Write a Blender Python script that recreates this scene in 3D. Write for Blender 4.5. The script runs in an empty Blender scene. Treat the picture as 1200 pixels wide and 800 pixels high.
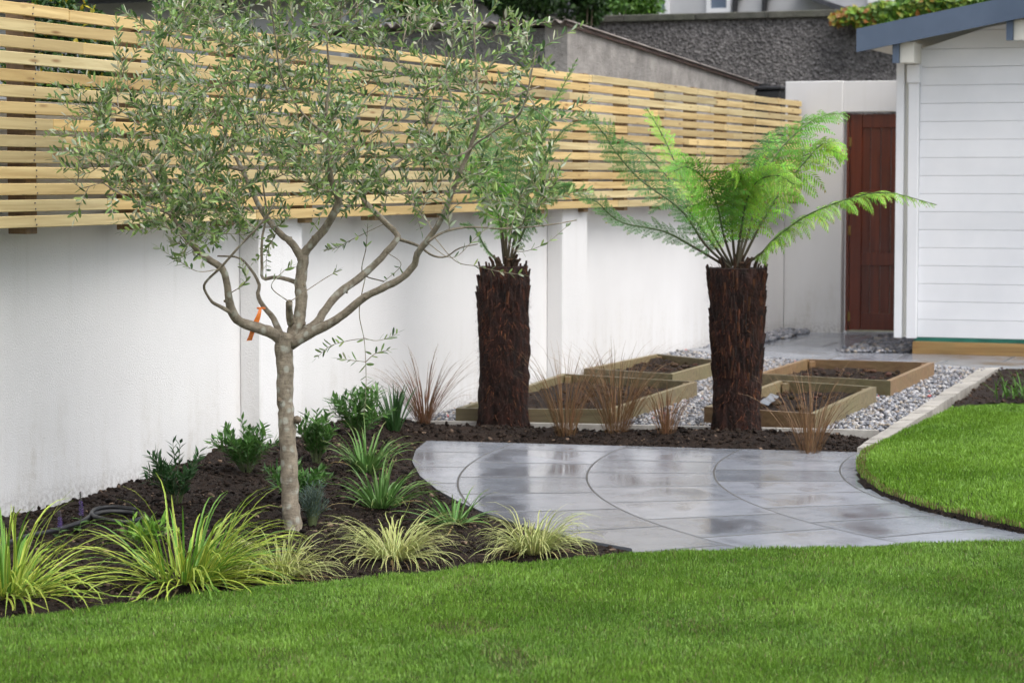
import bpy, math, random
import numpy as np
from mathutils import Vector, Matrix, noise

random.seed(7)
rng = np.random.default_rng(7)
SC = bpy.context.scene
COL = SC.collection
R = math.radians

# ---------------------------------------------------------------- camera model
F, CX, CY, EYE = 2800.0, 600.0, 400.0, 1.5
PITCH = math.atan(190.0 / F)
_f = Vector((0, math.cos(PITCH), -math.sin(PITCH)))
_u = Vector((0, math.sin(PITCH), math.cos(PITCH)))

def ray(px, py):
    return Vector((1, 0, 0)) * ((px - CX) / F) + _u * ((CY - py) / F) + _f

def G(px, py, z=0.0):                     # point on a level surface
    d = ray(px, py)
    t = (z - EYE) / d.z
    return Vector((d.x * t, d.y * t, z))

def D(px, py, y):                         # point at a distance
    d = ray(px, py)
    t = y / d.y
    return Vector((d.x * t, y, EYE + d.z * t))

# ---------------------------------------------------------------- materials
def new_mat(name):
    m = bpy.data.materials.new(name)
    m.use_nodes = True
    nt = m.node_tree
    nt.nodes.clear()
    out = nt.nodes.new('ShaderNodeOutputMaterial')
    b = nt.nodes.new('ShaderNodeBsdfPrincipled')
    nt.links.new(b.outputs[0], out.inputs['Surface'])
    return m, nt, b, out

def N(nt, kind, **kw):
    n = nt.nodes.new(kind)
    for k, v in kw.items():
        if k in n.inputs:
            n.inputs[k].default_value = v
        else:
            setattr(n, k, v)
    return n

def coords(nt, scale=(1, 1, 1)):
    tc = N(nt, 'ShaderNodeTexCoord')
    mp = N(nt, 'ShaderNodeMapping')
    mp.inputs['Scale'].default_value = scale
    nt.links.new(tc.outputs['Object'], mp.inputs['Vector'])
    return mp.outputs[0]

def mixc(nt, fac, a, b, blend='MIX'):
    n = nt.nodes.new('ShaderNodeMix')
    n.data_type = 'RGBA'
    n.blend_type = blend
    for sock, val in ((n.inputs[0], fac), (n.inputs[6], a), (n.inputs[7], b)):
        if hasattr(val, 'is_output'):
            nt.links.new(val, sock)
        elif isinstance(val, (int, float)):
            sock.default_value = val
        else:
            sock.default_value = (*val[:3], 1)
    return n.outputs[2]

def ramp(nt, src, p0, p1, c0=(0, 0, 0), c1=(1, 1, 1)):
    n = N(nt, 'ShaderNodeValToRGB')
    n.color_ramp.elements[0].position = p0
    n.color_ramp.elements[1].position = p1
    n.color_ramp.elements[0].color = (*c0, 1)
    n.color_ramp.elements[1].color = (*c1, 1)
    nt.links.new(src, n.inputs[0])
    return n.outputs[0]

def math_(nt, op, a, b=None, c=None):
    n = N(nt, 'ShaderNodeMath', operation=op)
    for i, v in enumerate((a, b, c)):
        if v is None:
            continue
        if hasattr(v, 'is_output'):
            nt.links.new(v, n.inputs[i])
        else:
            n.inputs[i].default_value = v
    return n.outputs[0]

def noise_tex(nt, vec, scale, detail=4, rough=.55, dist=0):
    n = N(nt, 'ShaderNodeTexNoise')
    n.inputs['Scale'].default_value = scale
    n.inputs['Detail'].default_value = detail
    n.inputs['Roughness'].default_value = rough
    n.inputs['Distortion'].default_value = dist
    nt.links.new(vec, n.inputs['Vector'])
    return n.outputs[0]

def bump(nt, b, height, strength, dist):
    n = N(nt, 'ShaderNodeBump')
    n.inputs['Strength'].default_value = strength
    n.inputs['Distance'].default_value = dist
    nt.links.new(height, n.inputs['Height'])
    nt.links.new(n.outputs[0], b.inputs['Normal'])

def tint(nt, col):
    a = N(nt, 'ShaderNodeAttribute', attribute_name='tint')
    return mixc(nt, 1.0, col, a.outputs['Color'], 'MULTIPLY')

def basic(name, c0, c1, scale=4, rough=.75, stretch=(1, 1, 1), bs=0, bstr=.4, bd=.01, spec=.5, metallic=0,
          transl=0, lo=.35, hi=.65, detail=5):
    m, nt, b, out = new_mat(name)
    v = coords(nt, stretch)
    col = ramp(nt, noise_tex(nt, v, scale, detail), lo, hi, c0, c1)
    col = tint(nt, col)
    nt.links.new(col, b.inputs['Base Color'])
    b.inputs['Roughness'].default_value = rough
    b.inputs['Metallic'].default_value = metallic
    b.inputs['Specular IOR Level'].default_value = spec
    if bs:
        bump(nt, b, noise_tex(nt, v, bs, 6, .65), bstr, bd)
    if transl:
        t = N(nt, 'ShaderNodeBsdfTranslucent')
        nt.links.new(col, t.inputs[0])
        mx = N(nt, 'ShaderNodeMixShader')
        mx.inputs[0].default_value = transl
        nt.links.new(b.outputs[0], mx.inputs[1])
        nt.links.new(t.outputs[0], mx.inputs[2])
        nt.links.new(mx.outputs[0], out.inputs['Surface'])
    return m

M = {}
def render_mat(name, c0, c1, stains=True):
    m, nt, b, out = new_mat(name)
    v = coords(nt)
    col = ramp(nt, noise_tex(nt, v, 1.3, 5), .3, .7, c0, c1)
    if stains:     # rain streaks, algae and soil splashes low on the wall
        sep = N(nt, 'ShaderNodeSeparateXYZ')
        nt.links.new(v, sep.inputs[0])
        v2 = coords(nt, (3, 3, .55))
        streak = ramp(nt, noise_tex(nt, v2, 2.2, 7, .7), .46, .66)
        low = ramp(nt, sep.outputs[2], .05, .62, (1, 1, 1), (0, 0, 0))
        spots = ramp(nt, noise_tex(nt, v, 22, 4, .6), .45, .7)
        f = math_(nt, 'MULTIPLY', streak, low)
        f = math_(nt, 'MULTIPLY', f, math_(nt, 'ADD', math_(nt, 'MULTIPLY', spots, .6), .35))
        col = mixc(nt, math_(nt, 'MULTIPLY', f, .45), col, (.33, .28, .18))
        v3 = coords(nt, (6, 6, .35))
        st = ramp(nt, noise_tex(nt, v3, 1.7, 6, .6), .5, .85)
        col = mixc(nt, math_(nt, 'MULTIPLY', st, .03), col, (.50, .49, .43))
        drip = ramp(nt, sep.outputs[2], .75, 1.3)
        dn = ramp(nt, noise_tex(nt, coords(nt, (9, 9, .25)), 1.6, 5, .65), .54, .78)
        col = mixc(nt, math_(nt, 'MULTIPLY', math_(nt, 'MULTIPLY', drip, dn), .13), col, (.40, .38, .31))
        sp = ramp(nt, sep.outputs[2], .03, .13, (1, 1, 1), (0, 0, 0))
        sp = math_(nt, 'MULTIPLY', sp, ramp(nt, noise_tex(nt, v, 40, 3, .6), .42, .6))
        col = mixc(nt, math_(nt, 'MULTIPLY', sp, .35), col, (.12, .085, .055))
    nt.links.new(tint(nt, col), b.inputs['Base Color'])
    b.inputs['Roughness'].default_value = .85
    h = math_(nt, 'ADD', noise_tex(nt, v, 120, 4, .6), math_(nt, 'MULTIPLY', noise_tex(nt, v, 5, 3), .8))
    bump(nt, b, h, .5, .006)
    return m

M['render'] = render_mat('white_render', (.74, .732, .728), (.79, .783, .78))
M['render_far'] = render_mat('cream_render', (.69, .68, .665), (.75, .74, .73))

def wood(name, light, dark, along=0, knots=True, rough=.7, grain=1.0, mould=0):
    m, nt, b, out = new_mat(name)
    s = [30, 30, 30]; s[along] = 1.2
    v = coords(nt, s)
    g = noise_tex(nt, v, 1.0, 6, .6, .6)
    col = ramp(nt, g, .32, .68, dark, light)
    v1 = coords(nt)
    if knots:
        ks = [9, 16, 16]; ks[along] = 3.2
        vk = coords(nt, ks)
        vo = N(nt, 'ShaderNodeTexVoronoi')
        vo.inputs['Scale'].default_value = 1.0
        nt.links.new(vk, vo.inputs['Vector'])
        k = ramp(nt, vo.outputs['Distance'], .06, .17, (1, 1, 1), (0, 0, 0))
        col = mixc(nt, math_(nt, 'MULTIPLY', k, .75), col, (.20, .085, .025))
    if mould:
        gm = ramp(nt, noise_tex(nt, v1, 3.5, 6, .65), .42, .7)
        col = mixc(nt, math_(nt, 'MULTIPLY', gm, mould), col, (.17, .17, .07))
    nt.links.new(tint(nt, col), b.inputs['Base Color'])
    b.inputs['Roughness'].default_value = rough
    bump(nt, b, g, .35 * grain, .004)
    return m

M['slat'] = wood('pine_slat', (.67, .525, .26), (.44, .31, .132))
M['post'] = wood('fence_post_wood', (.26, .17, .08), (.16, .10, .05), along=2, knots=False)
M['sleeper'] = wood('bed_board_wood', (.27, .215, .12), (.14, .105, .055), mould=.5, rough=.5)
M['sleeper_warm'] = wood('warm_bed_board', (.32, .20, .10), (.17, .095, .045), mould=.25, rough=.5)
M['base_timber'] = wood('base_timber', (.42, .26, .095), (.20, .105, .035), mould=.25)
M['door'] = wood('mahogany', (.17, .032, .012), (.085, .016, .008), along=2, knots=False, rough=.33)
M['paint_white'] = basic('white_paint', (.76, .77, .79), (.84, .845, .86), 1.5, .5, bs=40, bstr=.12, bd=.003)
M['paint_cream'] = basic('cream_paint', (.68, .66, .58), (.76, .74, .67), 1.5, .55)
M['fascia'] = basic('slate_blue_paint', (.075, .108, .165), (.098, .135, .20), 2, .5, bs=30, bstr=.1, bd=.002)
M['roof_felt'] = basic('grey_roof_felt', (.10, .11, .12), (.15, .155, .16), 8, .9, bs=150, bd=.004)
M['green_strip'] = basic('green_membrane', (.01, .10, .07), (.02, .16, .11), 5, .5)
M['brass'] = basic('old_brass', (.30, .20, .07), (.42, .3, .12), 8, .4, metallic=.9)

def stone(name, c0, c1, c2, scale, bscale, bd, rough=.9):
    m, nt, b, out = new_mat(name)
    v = coords(nt)
    a = noise_tex(nt, v, scale, 8, .7)
    col = ramp(nt, a, .36, .64, c0, c1)
    w = ramp(nt, noise_tex(nt, coords(nt, (1, 1, .4)), 1.6, 6, .7), .5, .75)
    col = mixc(nt, math_(nt, 'MULTIPLY', w, .6), col, c2)
    nt.links.new(tint(nt, col), b.inputs['Base Color'])
    b.inputs['Roughness'].default_value = rough
    bump(nt, b, noise_tex(nt, v, bscale, 5, .7), .8, bd)
    return m

M['old_render'] = stone('weathered_render', (.215, .20, .185), (.37, .345, .32), (.14, .135, .128), 4, 30, .02)
M['lean_dark'] = stone('dark_roughcast', (.10, .095, .09), (.23, .22, .205), (.12, .12, .115), 30, 40, .03)
def pebbledash():
    m, nt, b, out = new_mat('pebbledash')
    v = coords(nt)
    vo = N(nt, 'ShaderNodeTexVoronoi'); vo.inputs['Scale'].default_value = 34
    nt.links.new(v, vo.inputs['Vector'])
    col = ramp(nt, vo.outputs['Color'], .15, .95, (.10, .094, .094), (.30, .285, .28))
    big = ramp(nt, noise_tex(nt, v, 1.1, 6, .65), .35, .7, (.62, .61, .6), (1.12, 1.1, 1.08))
    col = mixc(nt, 1, col, big, 'MULTIPLY')
    st = ramp(nt, noise_tex(nt, coords(nt, (2.5, 2.5, .3)), 1.3, 5, .6), .55, .8)
    col = mixc(nt, math_(nt, 'MULTIPLY', st, .45), col, (.05, .048, .045))
    nt.links.new(tint(nt, col), b.inputs['Base Color'])
    b.inputs['Roughness'].default_value = .9
    bump(nt, b, vo.outputs['Distance'], .9, .03)
    return m
M['pebbledash'] = pebbledash()
M['coping'] = stone('mossy_coping', (.07, .066, .056), (.12, .113, .096), (.065, .07, .042), 6, 20, .02)
M['roof_iron'] = basic('rusty_corrugated_iron', (.10, .075, .06), (.26, .23, .21), 2.5, .6, bs=10, bd=.004)
M['dark'] = basic('black_plastic', (.012, .012, .013), (.022, .022, .024), 5, .45)
M['house_wall'] = basic('pale_house_wall', (.46, .46, .47), (.56, .56, .57), 1, .85, bs=60, bd=.01)
M['slate'] = basic('slate_roof', (.035, .037, .045), (.07, .072, .08), 6, .6, bs=14, bd=.02)
M['frame_white'] = basic('white_window_frame', (.72, .72, .73), (.8, .8, .81), 2, .4)
M['glass'] = basic('window_glass', (.10, .13, .18), (.19, .24, .31), 1.2, .06)
M['curtain'] = basic('pale_curtain', (.35, .42, .46), (.48, .55, .58), 6, .8, stretch=(6, 6, .3))

# plants
M['leaf'] = basic('leaf', (.9, .9, .9), (1.1, 1.1, 1.1), 6, .40, transl=.28)
M['fern'] = basic('fern_leaf', (.9, .92, .9), (1.1, 1.08, 1.1), 9, .5, transl=.24)
M['blade'] = basic('grass_blade', (.88, .9, .88), (1.1, 1.08, 1.1), 6, .5, transl=.2)
M['hay'] = basic('bronze_blade', (.9, .88, .85), (1.1, 1.08, 1.05), 6, .6, transl=.12)
M['stem'] = basic('green_stem', (.8, .8, .8), (1.1, 1.1, 1.1), 10, .55)
def bark():
    m, nt, b, out = new_mat('olive_bark')
    v = coords(nt, (1, 1, .7))
    a = noise_tex(nt, v, 28, 7, .7)
    col = ramp(nt, a, .33, .67, (.145, .118, .086), (.35, .30, .228))
    vo = N(nt, 'ShaderNodeTexVoronoi'); vo.inputs['Scale'].default_value = 24
    nt.links.new(coords(nt, (1, 1, .9)), vo.inputs['Vector'])
    li = ramp(nt, vo.outputs['Distance'], .22, .40, (1, 1, 1), (0, 0, 0))
    li = math_(nt, 'MULTIPLY', li, ramp(nt, noise_tex(nt, v, 9, 4, .6), .42, .52))
    col = mixc(nt, math_(nt, 'MULTIPLY', li, .85), col, (.42, .42, .36))
    dk = ramp(nt, noise_tex(nt, coords(nt, (1, 1, .25)), 45, 4, .6), .58, .72)
    col = mixc(nt, math_(nt, 'MULTIPLY', dk, .55), col, (.055, .042, .03))
    nt.links.new(tint(nt, col), b.inputs['Base Color'])
    b.inputs['Roughness'].default_value = .85
    bump(nt, b, math_(nt, 'ADD', a, noise_tex(nt, coords(nt, (1, 1, 3)), 30, 3)), .8, .006)
    return m
M['bark'] = bark()
M['fibre'] = basic('fern_fibre', (.4, .35, .32), (1.6, 1.4, 1.3), 26, .95, stretch=(1, 1, .35), bs=60, bstr=1, bd=.02)
M['orange'] = basic('orange_ribbon', (.75, .17, .02), (.85, .24, .04), 4, .45)
M['sheet'] = basic('pale_strip', (.17, .19, .215), (.23, .25, .28), 8, .3)

def soil():
    m, nt, b, out = new_mat('garden_soil')
    v = coords(nt)
    a = noise_tex(nt, v, 18, 9, .72)
    col = ramp(nt, a, .34, .68, (.009, .0056, .0042), (.038, .024, .017))
    col = mixc(nt, ramp(nt, noise_tex(nt, v, 75, 3, .6), .62, .70), col, (.10, .068, .05))
    nt.links.new(tint(nt, col), b.inputs['Base Color'])
    b.inputs['Roughness'].default_value = .8
    b.inputs['Specular IOR Level'].default_value = .22
    bump(nt, b, math_(nt, 'ADD', a, math_(nt, 'MULTIPLY', noise_tex(nt, v, 90, 5, .7), .5)), 1, .03)
    return m
M['soil'] = soil()
M['clod'] = basic('soil_clod', (.7, .7, .7), (1.35, 1.3, 1.25), 60, .85, bs=120, bstr=.8, bd=.006, spec=.22)
M['lawn_base'] = basic('lawn_base', (.030, .045, .012), (.055, .075, .022), 30, .95, bs=80, bd=.02, spec=.1)
M['earth'] = basic('earth_ground', (.05, .05, .03), (.10, .10, .06), 2, .9)
M['pebble'] = basic('pebble', (.85, .85, .85), (1.12, 1.1, 1.1), 60, .35)
M['gravel_base'] = basic('gravel_base', (.05, .05, .055), (.20, .20, .21), 60, .6, bs=70, bstr=1, bd=.02)
M['grey_stone'] = stone('edging_stone', (.30, .28, .255), (.44, .42, .385), (.27, .25, .22), 9, 60, .004, .6)

RING_C = Vector((4.9, 11.85, 0))
def slabs(name, polar):
    m, nt, b, out = new_mat(name)
    v = coords(nt)
    if not polar:
        v.node.inputs['Rotation'].default_value = (0, 0, .361)
    sep = N(nt, 'ShaderNodeSeparateXYZ'); nt.links.new(v, sep.inputs[0])
    x, y = sep.outputs[0], sep.outputs[1]
    if polar:
        r = math_(nt, 'SQRT', math_(nt, 'ADD', math_(nt, 'MULTIPLY', x, x), math_(nt, 'MULTIPLY', y, y)))
        ang = math_(nt, 'ARCTAN2', y, math_(nt, 'MULTIPLY', x, -1))
        q = math_(nt, 'DIVIDE', math_(nt, 'SUBTRACT', r, 5.17), .645)
        row = math_(nt, 'FLOOR', q)
        fr = math_(nt, 'FRACT', q)
        d1 = math_(nt, 'MULTIPLY', math_(nt, 'MINIMUM', fr, math_(nt, 'SUBTRACT', 1, fr)), .645)
        sh = math_(nt, 'MULTIPLY', row, .37)
        p = math_(nt, 'ADD', math_(nt, 'DIVIDE', ang, .127), math_(nt, 'ADD', sh, .15))
        w2 = math_(nt, 'MULTIPLY', r, .127)
    else:
        q = math_(nt, 'DIVIDE', y, .6)
        row = math_(nt, 'FLOOR', q)
        fr = math_(nt, 'FRACT', q)
        d1 = math_(nt, 'MULTIPLY', math_(nt, 'MINIMUM', fr, math_(nt, 'SUBTRACT', 1, fr)), .6)
        p = math_(nt, 'ADD', math_(nt, 'DIVIDE', x, .9), math_(nt, 'MULTIPLY', row, .5))
        w2 = .9
    cell = math_(nt, 'FLOOR', p)
    fp = math_(nt, 'FRACT', p)
    d2 = math_(nt, 'MULTIPLY', math_(nt, 'MINIMUM', fp, math_(nt, 'SUBTRACT', 1, fp)), w2)
    d2 = math_(nt, 'MULTIPLY', d2, 1.0)
    ring_j = ramp(nt, math_(nt, 'MULTIPLY', d1, 20), .07, .14, (1, 1, 1), (0, 0, 0))
    rad_j = ramp(nt, math_(nt, 'MULTIPLY', d2, 20), .13, .30, (1, 1, 1), (0, 0, 0))
    joint = math_(nt, 'MAXIMUM', ring_j, rad_j)
    cmb = N(nt, 'ShaderNodeCombineXYZ')
    nt.links.new(row, cmb.inputs[0]); nt.links.new(cell, cmb.inputs[1])
    wn = N(nt, 'ShaderNodeTexWhiteNoise'); nt.links.new(cmb.outputs[0], wn.inputs['Vector'])
    col = ramp(nt, noise_tex(nt, v, 5, 6, .65), .35, .68, (.222, .241, .275), (.312, .33, .366))
    col = mixc(nt, 1, col, ramp(nt, wn.outputs['Value'], 0, 1, (.72, .735, .75), (1.16, 1.16, 1.17)), 'MULTIPLY')
    # wet patches: film of water darkens the stone and makes it glossy
    off = N(nt, 'ShaderNodeVectorMath', operation='ADD')
    sc_ = N(nt, 'ShaderNodeVectorMath', operation='SCALE'); sc_.inputs['Scale'].default_value = 3.7
    nt.links.new(wn.outputs['Color'], sc_.inputs[0])
    nt.links.new(coords(nt, (2.0, 1.0, 1)), off.inputs[0]); nt.links.new(sc_.outputs[0], off.inputs[1])
    wet = ramp(nt, noise_tex(nt, off.outputs[0], 1.5, 3, .5, .3), .50, .68)
    edge = ramp(nt, math_(nt, 'MINIMUM', d1, d2), .015, .07)
    wet = math_(nt, 'MULTIPLY', wet, edge)
    col = mixc(nt, math_(nt, 'MULTIPLY', wet, .5), col, (.06, .06, .063))
    col = mixc(nt, math_(nt, 'MULTIPLY', joint, .9), col, (.055, .05, .043))
    nt.links.new(col, b.inputs['Base Color'])
    fine = noise_tex(nt, v, 60, 4, .6)
    rr = math_(nt, 'SUBTRACT', .20, math_(nt, 'MULTIPLY', wet, .12))
    rr = math_(nt, 'ADD', rr, math_(nt, 'MULTIPLY', math_(nt, 'SUBTRACT', fine, .5), .16))
    rr = math_(nt, 'ADD', rr, math_(nt, 'MULTIPLY', joint, .4))
    nt.links.new(rr, b.inputs['Roughness'])
    h = math_(nt, 'SUBTRACT', math_(nt, 'MULTIPLY', fine, math_(nt, 'SUBTRACT', 1, math_(nt, 'MULTIPLY', wet, .75))),
              math_(nt, 'MULTIPLY', joint, 4))
    h = math_(nt, 'ADD', h, math_(nt, 'MULTIPLY', wn.outputs['Value'], .5))
    bump(nt, b, h, .5, .0010)
    return m
M['patio'] = slabs('wet_grey_patio_slabs', True)
M['path'] = slabs('wet_grey_path_slabs', False)

# ---------------------------------------------------------------- objects
WORLD = {}
class MB:
    """collects faces of ONE object"""
    def __init__(s):
        s.v, s.f, s.m, s.t = [], [], [], []
    def add(s, vs, fs, mi=0, t=(1, 1, 1)):
        n = len(s.v)
        s.v += [tuple(a) for a in vs]
        s.f += [tuple(n + i for i in f) for f in fs]
        s.m += [mi] * len(fs)
        if t and isinstance(t[0], (tuple, list)):
            s.t += list(t)
        else:
            s.t += [t] * len(vs)
    def box(s, x0, x1, y0, y1, z0, z1, mi=0, t=(1, 1, 1), bev=0.0):
        if bev <= 0:
            vs = [(x, y, z) for z in (z0, z1) for y in (y0, y1) for x in (x0, x1)]
            s.add(vs, [(0, 2, 3, 1), (4, 5, 7, 6), (0, 1, 5, 4), (2, 6, 7, 3), (0, 4, 6, 2), (1, 3, 7, 5)], mi, t)
        else:
            b = bev
            P, idx = [], {}
            for sx, X in ((-1, x0), (1, x1)):
                for sy, Y in ((-1, y0), (1, y1)):
                    for sz, Z in ((-1, z0), (1, z1)):
                        for a in range(3):
                            p = [X - sx * b, Y - sy * b, Z - sz * b]
                            p[a] = (X, Y, Z)[a]
                            idx[(sx, sy, sz, a)] = len(P); P.append(p)
            fs = []
            c = ((x0 + x1) / 2, (y0 + y1) / 2, (z0 + z1) / 2)
            def q(keys):
                ids = [idx[k] for k in keys]
                p = [Vector(P[i]) for i in ids]
                nrm = (p[1] - p[0]).cross(p[2] - p[0])
                mid = sum(p, Vector()) / len(p) - Vector(c)
                fs.append(ids if nrm.dot(mid) > 0 else ids[::-1])
            for a in range(3):
                o1, o2 = [i for i in range(3) if i != a]
                for sa in (-1, 1):
                    ks = []
                    for s1, s2 in ((-1, -1), (1, -1), (1, 1), (-1, 1)):
                        k = [0, 0, 0]; k[a] = sa; k[o1] = s1; k[o2] = s2
                        ks.append((*k, a))
                    q(ks)
                for s1 in (-1, 1):
                    for s2 in (-1, 1):
                        k = [0, 0, 0]; k[o1] = s1; k[o2] = s2
                        k1 = k[:]; k1[a] = -1; k2 = k[:]; k2[a] = 1
                        q([(*k1, o1), (*k2, o1), (*k2, o2), (*k1, o2)])
            for sx in (-1, 1):
                for sy in (-1, 1):
                    for sz in (-1, 1):
                        q([(sx, sy, sz, 0), (sx, sy, sz, 1), (sx, sy, sz, 2)])
            s.add(P, fs, mi, t)
    def prism(s, poly, z0, z1, mi=0, t=(1, 1, 1)):
        n = len(poly)
        area = sum(poly[i][0] * poly[(i + 1) % n][1] - poly[(i + 1) % n][0] * poly[i][1] for i in range(n))
        if area < 0:
            poly = poly[::-1]
        vs = [(p[0], p[1], z0) for p in poly] + [(p[0], p[1], z1) for p in poly]
        fs = [tuple(range(n - 1, -1, -1)), tuple(range(n, 2 * n))]
        fs += [(i, (i + 1) % n, n + (i + 1) % n, n + i) for i in range(n)]
        s.add(vs, fs, mi, t)
    def tube(s, pts, rad, seg=6, mi=0, t=(1, 1, 1), cap=True, wob=0):
        pts = [Vector(p) for p in pts]
        if isinstance(rad, (int, float)):
            rad = [rad] * len(pts)
        rings, up = [], None
        for i, p in enumerate(pts):
            tg = (pts[min(i + 1, len(pts) - 1)] - pts[max(i - 1, 0)]).normalized()
            if up is None:
                up = tg.orthogonal().normalized()
            up = (up - tg * up.dot(tg))
            up = up.normalized() if up.length > 1e-6 else tg.orthogonal().normalized()
            sd = tg.cross(up)
            for k in range(seg):
                a = 2 * math.pi * k / seg
                rr = rad[i]
                if wob:
                    d = up * math.cos(a) + sd * math.sin(a)
                    rr *= 1 + wob * noise.noise((p + d * .05) * 14)
                rings.append(p + (up * math.cos(a) + sd * math.sin(a)) * rr)
        fs = []
        for i in range(len(pts) - 1):
            for k in range(seg):
                a, b = i * seg + k, i * seg + (k + 1) % seg
                fs.append((a, b, b + seg, a + seg))
        if cap:
            fs.append(tuple(range(seg - 1, -1, -1)))
            e = (len(pts) - 1) * seg
            fs.append(tuple(e + k for k in range(seg)))
        s.add(rings, fs, mi, t)
    def build(s, name, mats, parent=None, local=False, smooth=False, origin=None):
        me = bpy.data.meshes.new(name)
        o = bpy.data.objects.new(name, me)
        COL.objects.link(o)
        base = Vector((0, 0, 0))
        if parent is not None:
            o.parent = parent
            if not local:
                base = WORLD[parent.name]
                if parent.type == 'MESH':
                    base = WORLD[parent.name]
            WORLD[o.name] = WORLD[parent.name]
        else:
            if origin is not None:
                base = Vector(origin)
                o.location = base
            WORLD[o.name] = base
        co = np.array(s.v, dtype=np.float64).reshape(-1, 3)
        if not local:
            co = co - np.array(base)
        me.from_pydata(co.tolist(), [], s.f)
        for m_ in (mats if isinstance(mats, (list, tuple)) else [mats]):
            me.materials.append(M[m_])
        me.polygons.foreach_set('material_index', s.m)
        if smooth:
            me.polygons.foreach_set('use_smooth', [True] * len(s.f))
        a = me.attributes.new('tint', 'FLOAT_COLOR', 'POINT')
        tt = np.ones((len(s.v), 4), dtype=np.float32)
        tt[:, :3] = np.array(s.t, dtype=np.float32)
        a.data.foreach_set('color', tt.ravel())
        me.update()
        return o

def fast_mesh(name, co, faces, tints, mat, origin=(0, 0, 0)):
    """big uniform-face mesh from numpy arrays; co (n,3), faces (m,k), tints (n,3)"""
    me = bpy.data.meshes.new(name)
    o = bpy.data.objects.new(name, me)
    COL.objects.link(o)
    o.location = origin
    WORLD[o.name] = Vector(origin)
    n, (m, k) = len(co), faces.shape
    me.vertices.add(n)
    me.vertices.foreach_set('co', (co - np.array(origin)).astype(np.float32).ravel())
    me.loops.add(m * k)
    me.loops.foreach_set('vertex_index', faces.astype(np.int32).ravel())
    me.polygons.add(m)
    me.polygons.foreach_set('loop_start', np.arange(0, m * k, k, dtype=np.int32))
    me.update(calc_edges=True)
    me.materials.append(M[mat])
    a = me.attributes.new('tint', 'FLOAT_COLOR', 'POINT')
    tt = np.ones((n, 4), dtype=np.float32)
    tt[:, :3] = tints
    a.data.foreach_set('color', tt.ravel())
    return o

def tag(o, label=None, cat=None, group=None, kind=None):
    if label: o['label'] = label
    if cat: o['category'] = cat
    if group: o['group'] = group
    if kind: o['kind'] = kind
    return o

def thing(name, loc, label, cat, group=None, rotz=0):
    o = bpy.data.objects.new(name, None)
    o.empty_display_size = .1
    COL.objects.link(o)
    o.location = loc
    o.rotation_euler = (0, 0, rotz)
    WORLD[o.name] = Vector(loc)
    return tag(o, label, cat, group)

def jit(c, a):
    k = 1 + random.uniform(-a, a)
    return tuple(max(0, x * k * (1 + random.uniform(-a * .3, a * .3))) for x in c)

def catmull(pts, n):
    pts = [Vector(p) for p in pts]
    P = [pts[0] * 2 - pts[1]] + pts + [pts[-1] * 2 - pts[-2]]
    out = []
    m = len(pts) - 1
    for i in range(n):
        t = i / (n - 1) * m
        k = min(int(t), m - 1); u = t - k
        a, b, c, d = P[k], P[k + 1], P[k + 2], P[k + 3]
        out.append(.5 * ((2 * b) + (c - a) * u + (2 * a - 5 * b + 4 * c - d) * u * u + (3 * b - a - 3 * c + d) * u ** 3))
    return out

def in_poly(x, y, poly):
    x = np.asarray(x); y = np.asarray(y)
    inside = np.zeros(x.shape, bool)
    n = len(poly)
    for i in range(n):
        x1, y1 = poly[i][:2]; x2, y2 = poly[(i + 1) % n][:2]
        c = ((y1 > y) != (y2 > y)) & (x < (x2 - x1) * (y - y1) / (y2 - y1 + 1e-12) + x1)
        inside ^= c
    return inside

def poly_dist(x, y, poly, closed=True):
    d = np.full(np.shape(x), 1e9)
    n = len(poly)
    for i in range(n if closed else n - 1):
        x1, y1 = poly[i][:2]; x2, y2 = poly[(i + 1) % n][:2]
        dx, dy = x2 - x1, y2 - y1
        t = np.clip(((x - x1) * dx + (y - y1) * dy) / (dx * dx + dy * dy + 1e-12), 0, 1)
        d = np.minimum(d, np.hypot(x - x1 - t * dx, y - y1 - t * dy))
    return d

_ph = rng.uniform(0, 6.28, (40, 4))
def fnoise(x, y, scale, octs=4, seed=0):
    """cheap smooth noise in about -1..1 from summed sines"""
    out = np.zeros(np.shape(x)); amp = 1; tot = 0
    for o in range(octs):
        for j in range(3):
            p = _ph[(seed * 7 + o * 3 + j) % 40]
            a = p[0]
            out += amp * np.sin((x * math.cos(a) + y * math.sin(a)) * scale * (1 + .35 * j) + p[1]
                                + 1.7 * np.sin((x * math.cos(a + 1.9) + y * math.sin(a + 1.9)) * scale * .73 + p[2]))
            tot += amp
        scale *= 2.1; amp *= .5
    return out / tot * 1.6

# ================================================================ SETTING
TH = math.atan2(.354, .935)                       # the garden wall runs 20.7 degrees off the view
WA = Vector((-2.25, 10.5, 0))                     # foot of the white wall
WD = Vector((math.sin(TH), math.cos(TH), 0))      # along the wall, away
WN_ = Vector((math.cos(TH), -math.sin(TH), 0))    # out of the wall, into the garden
def wallp(t, off=0): return WA + WD * t + WN_ * off

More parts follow.
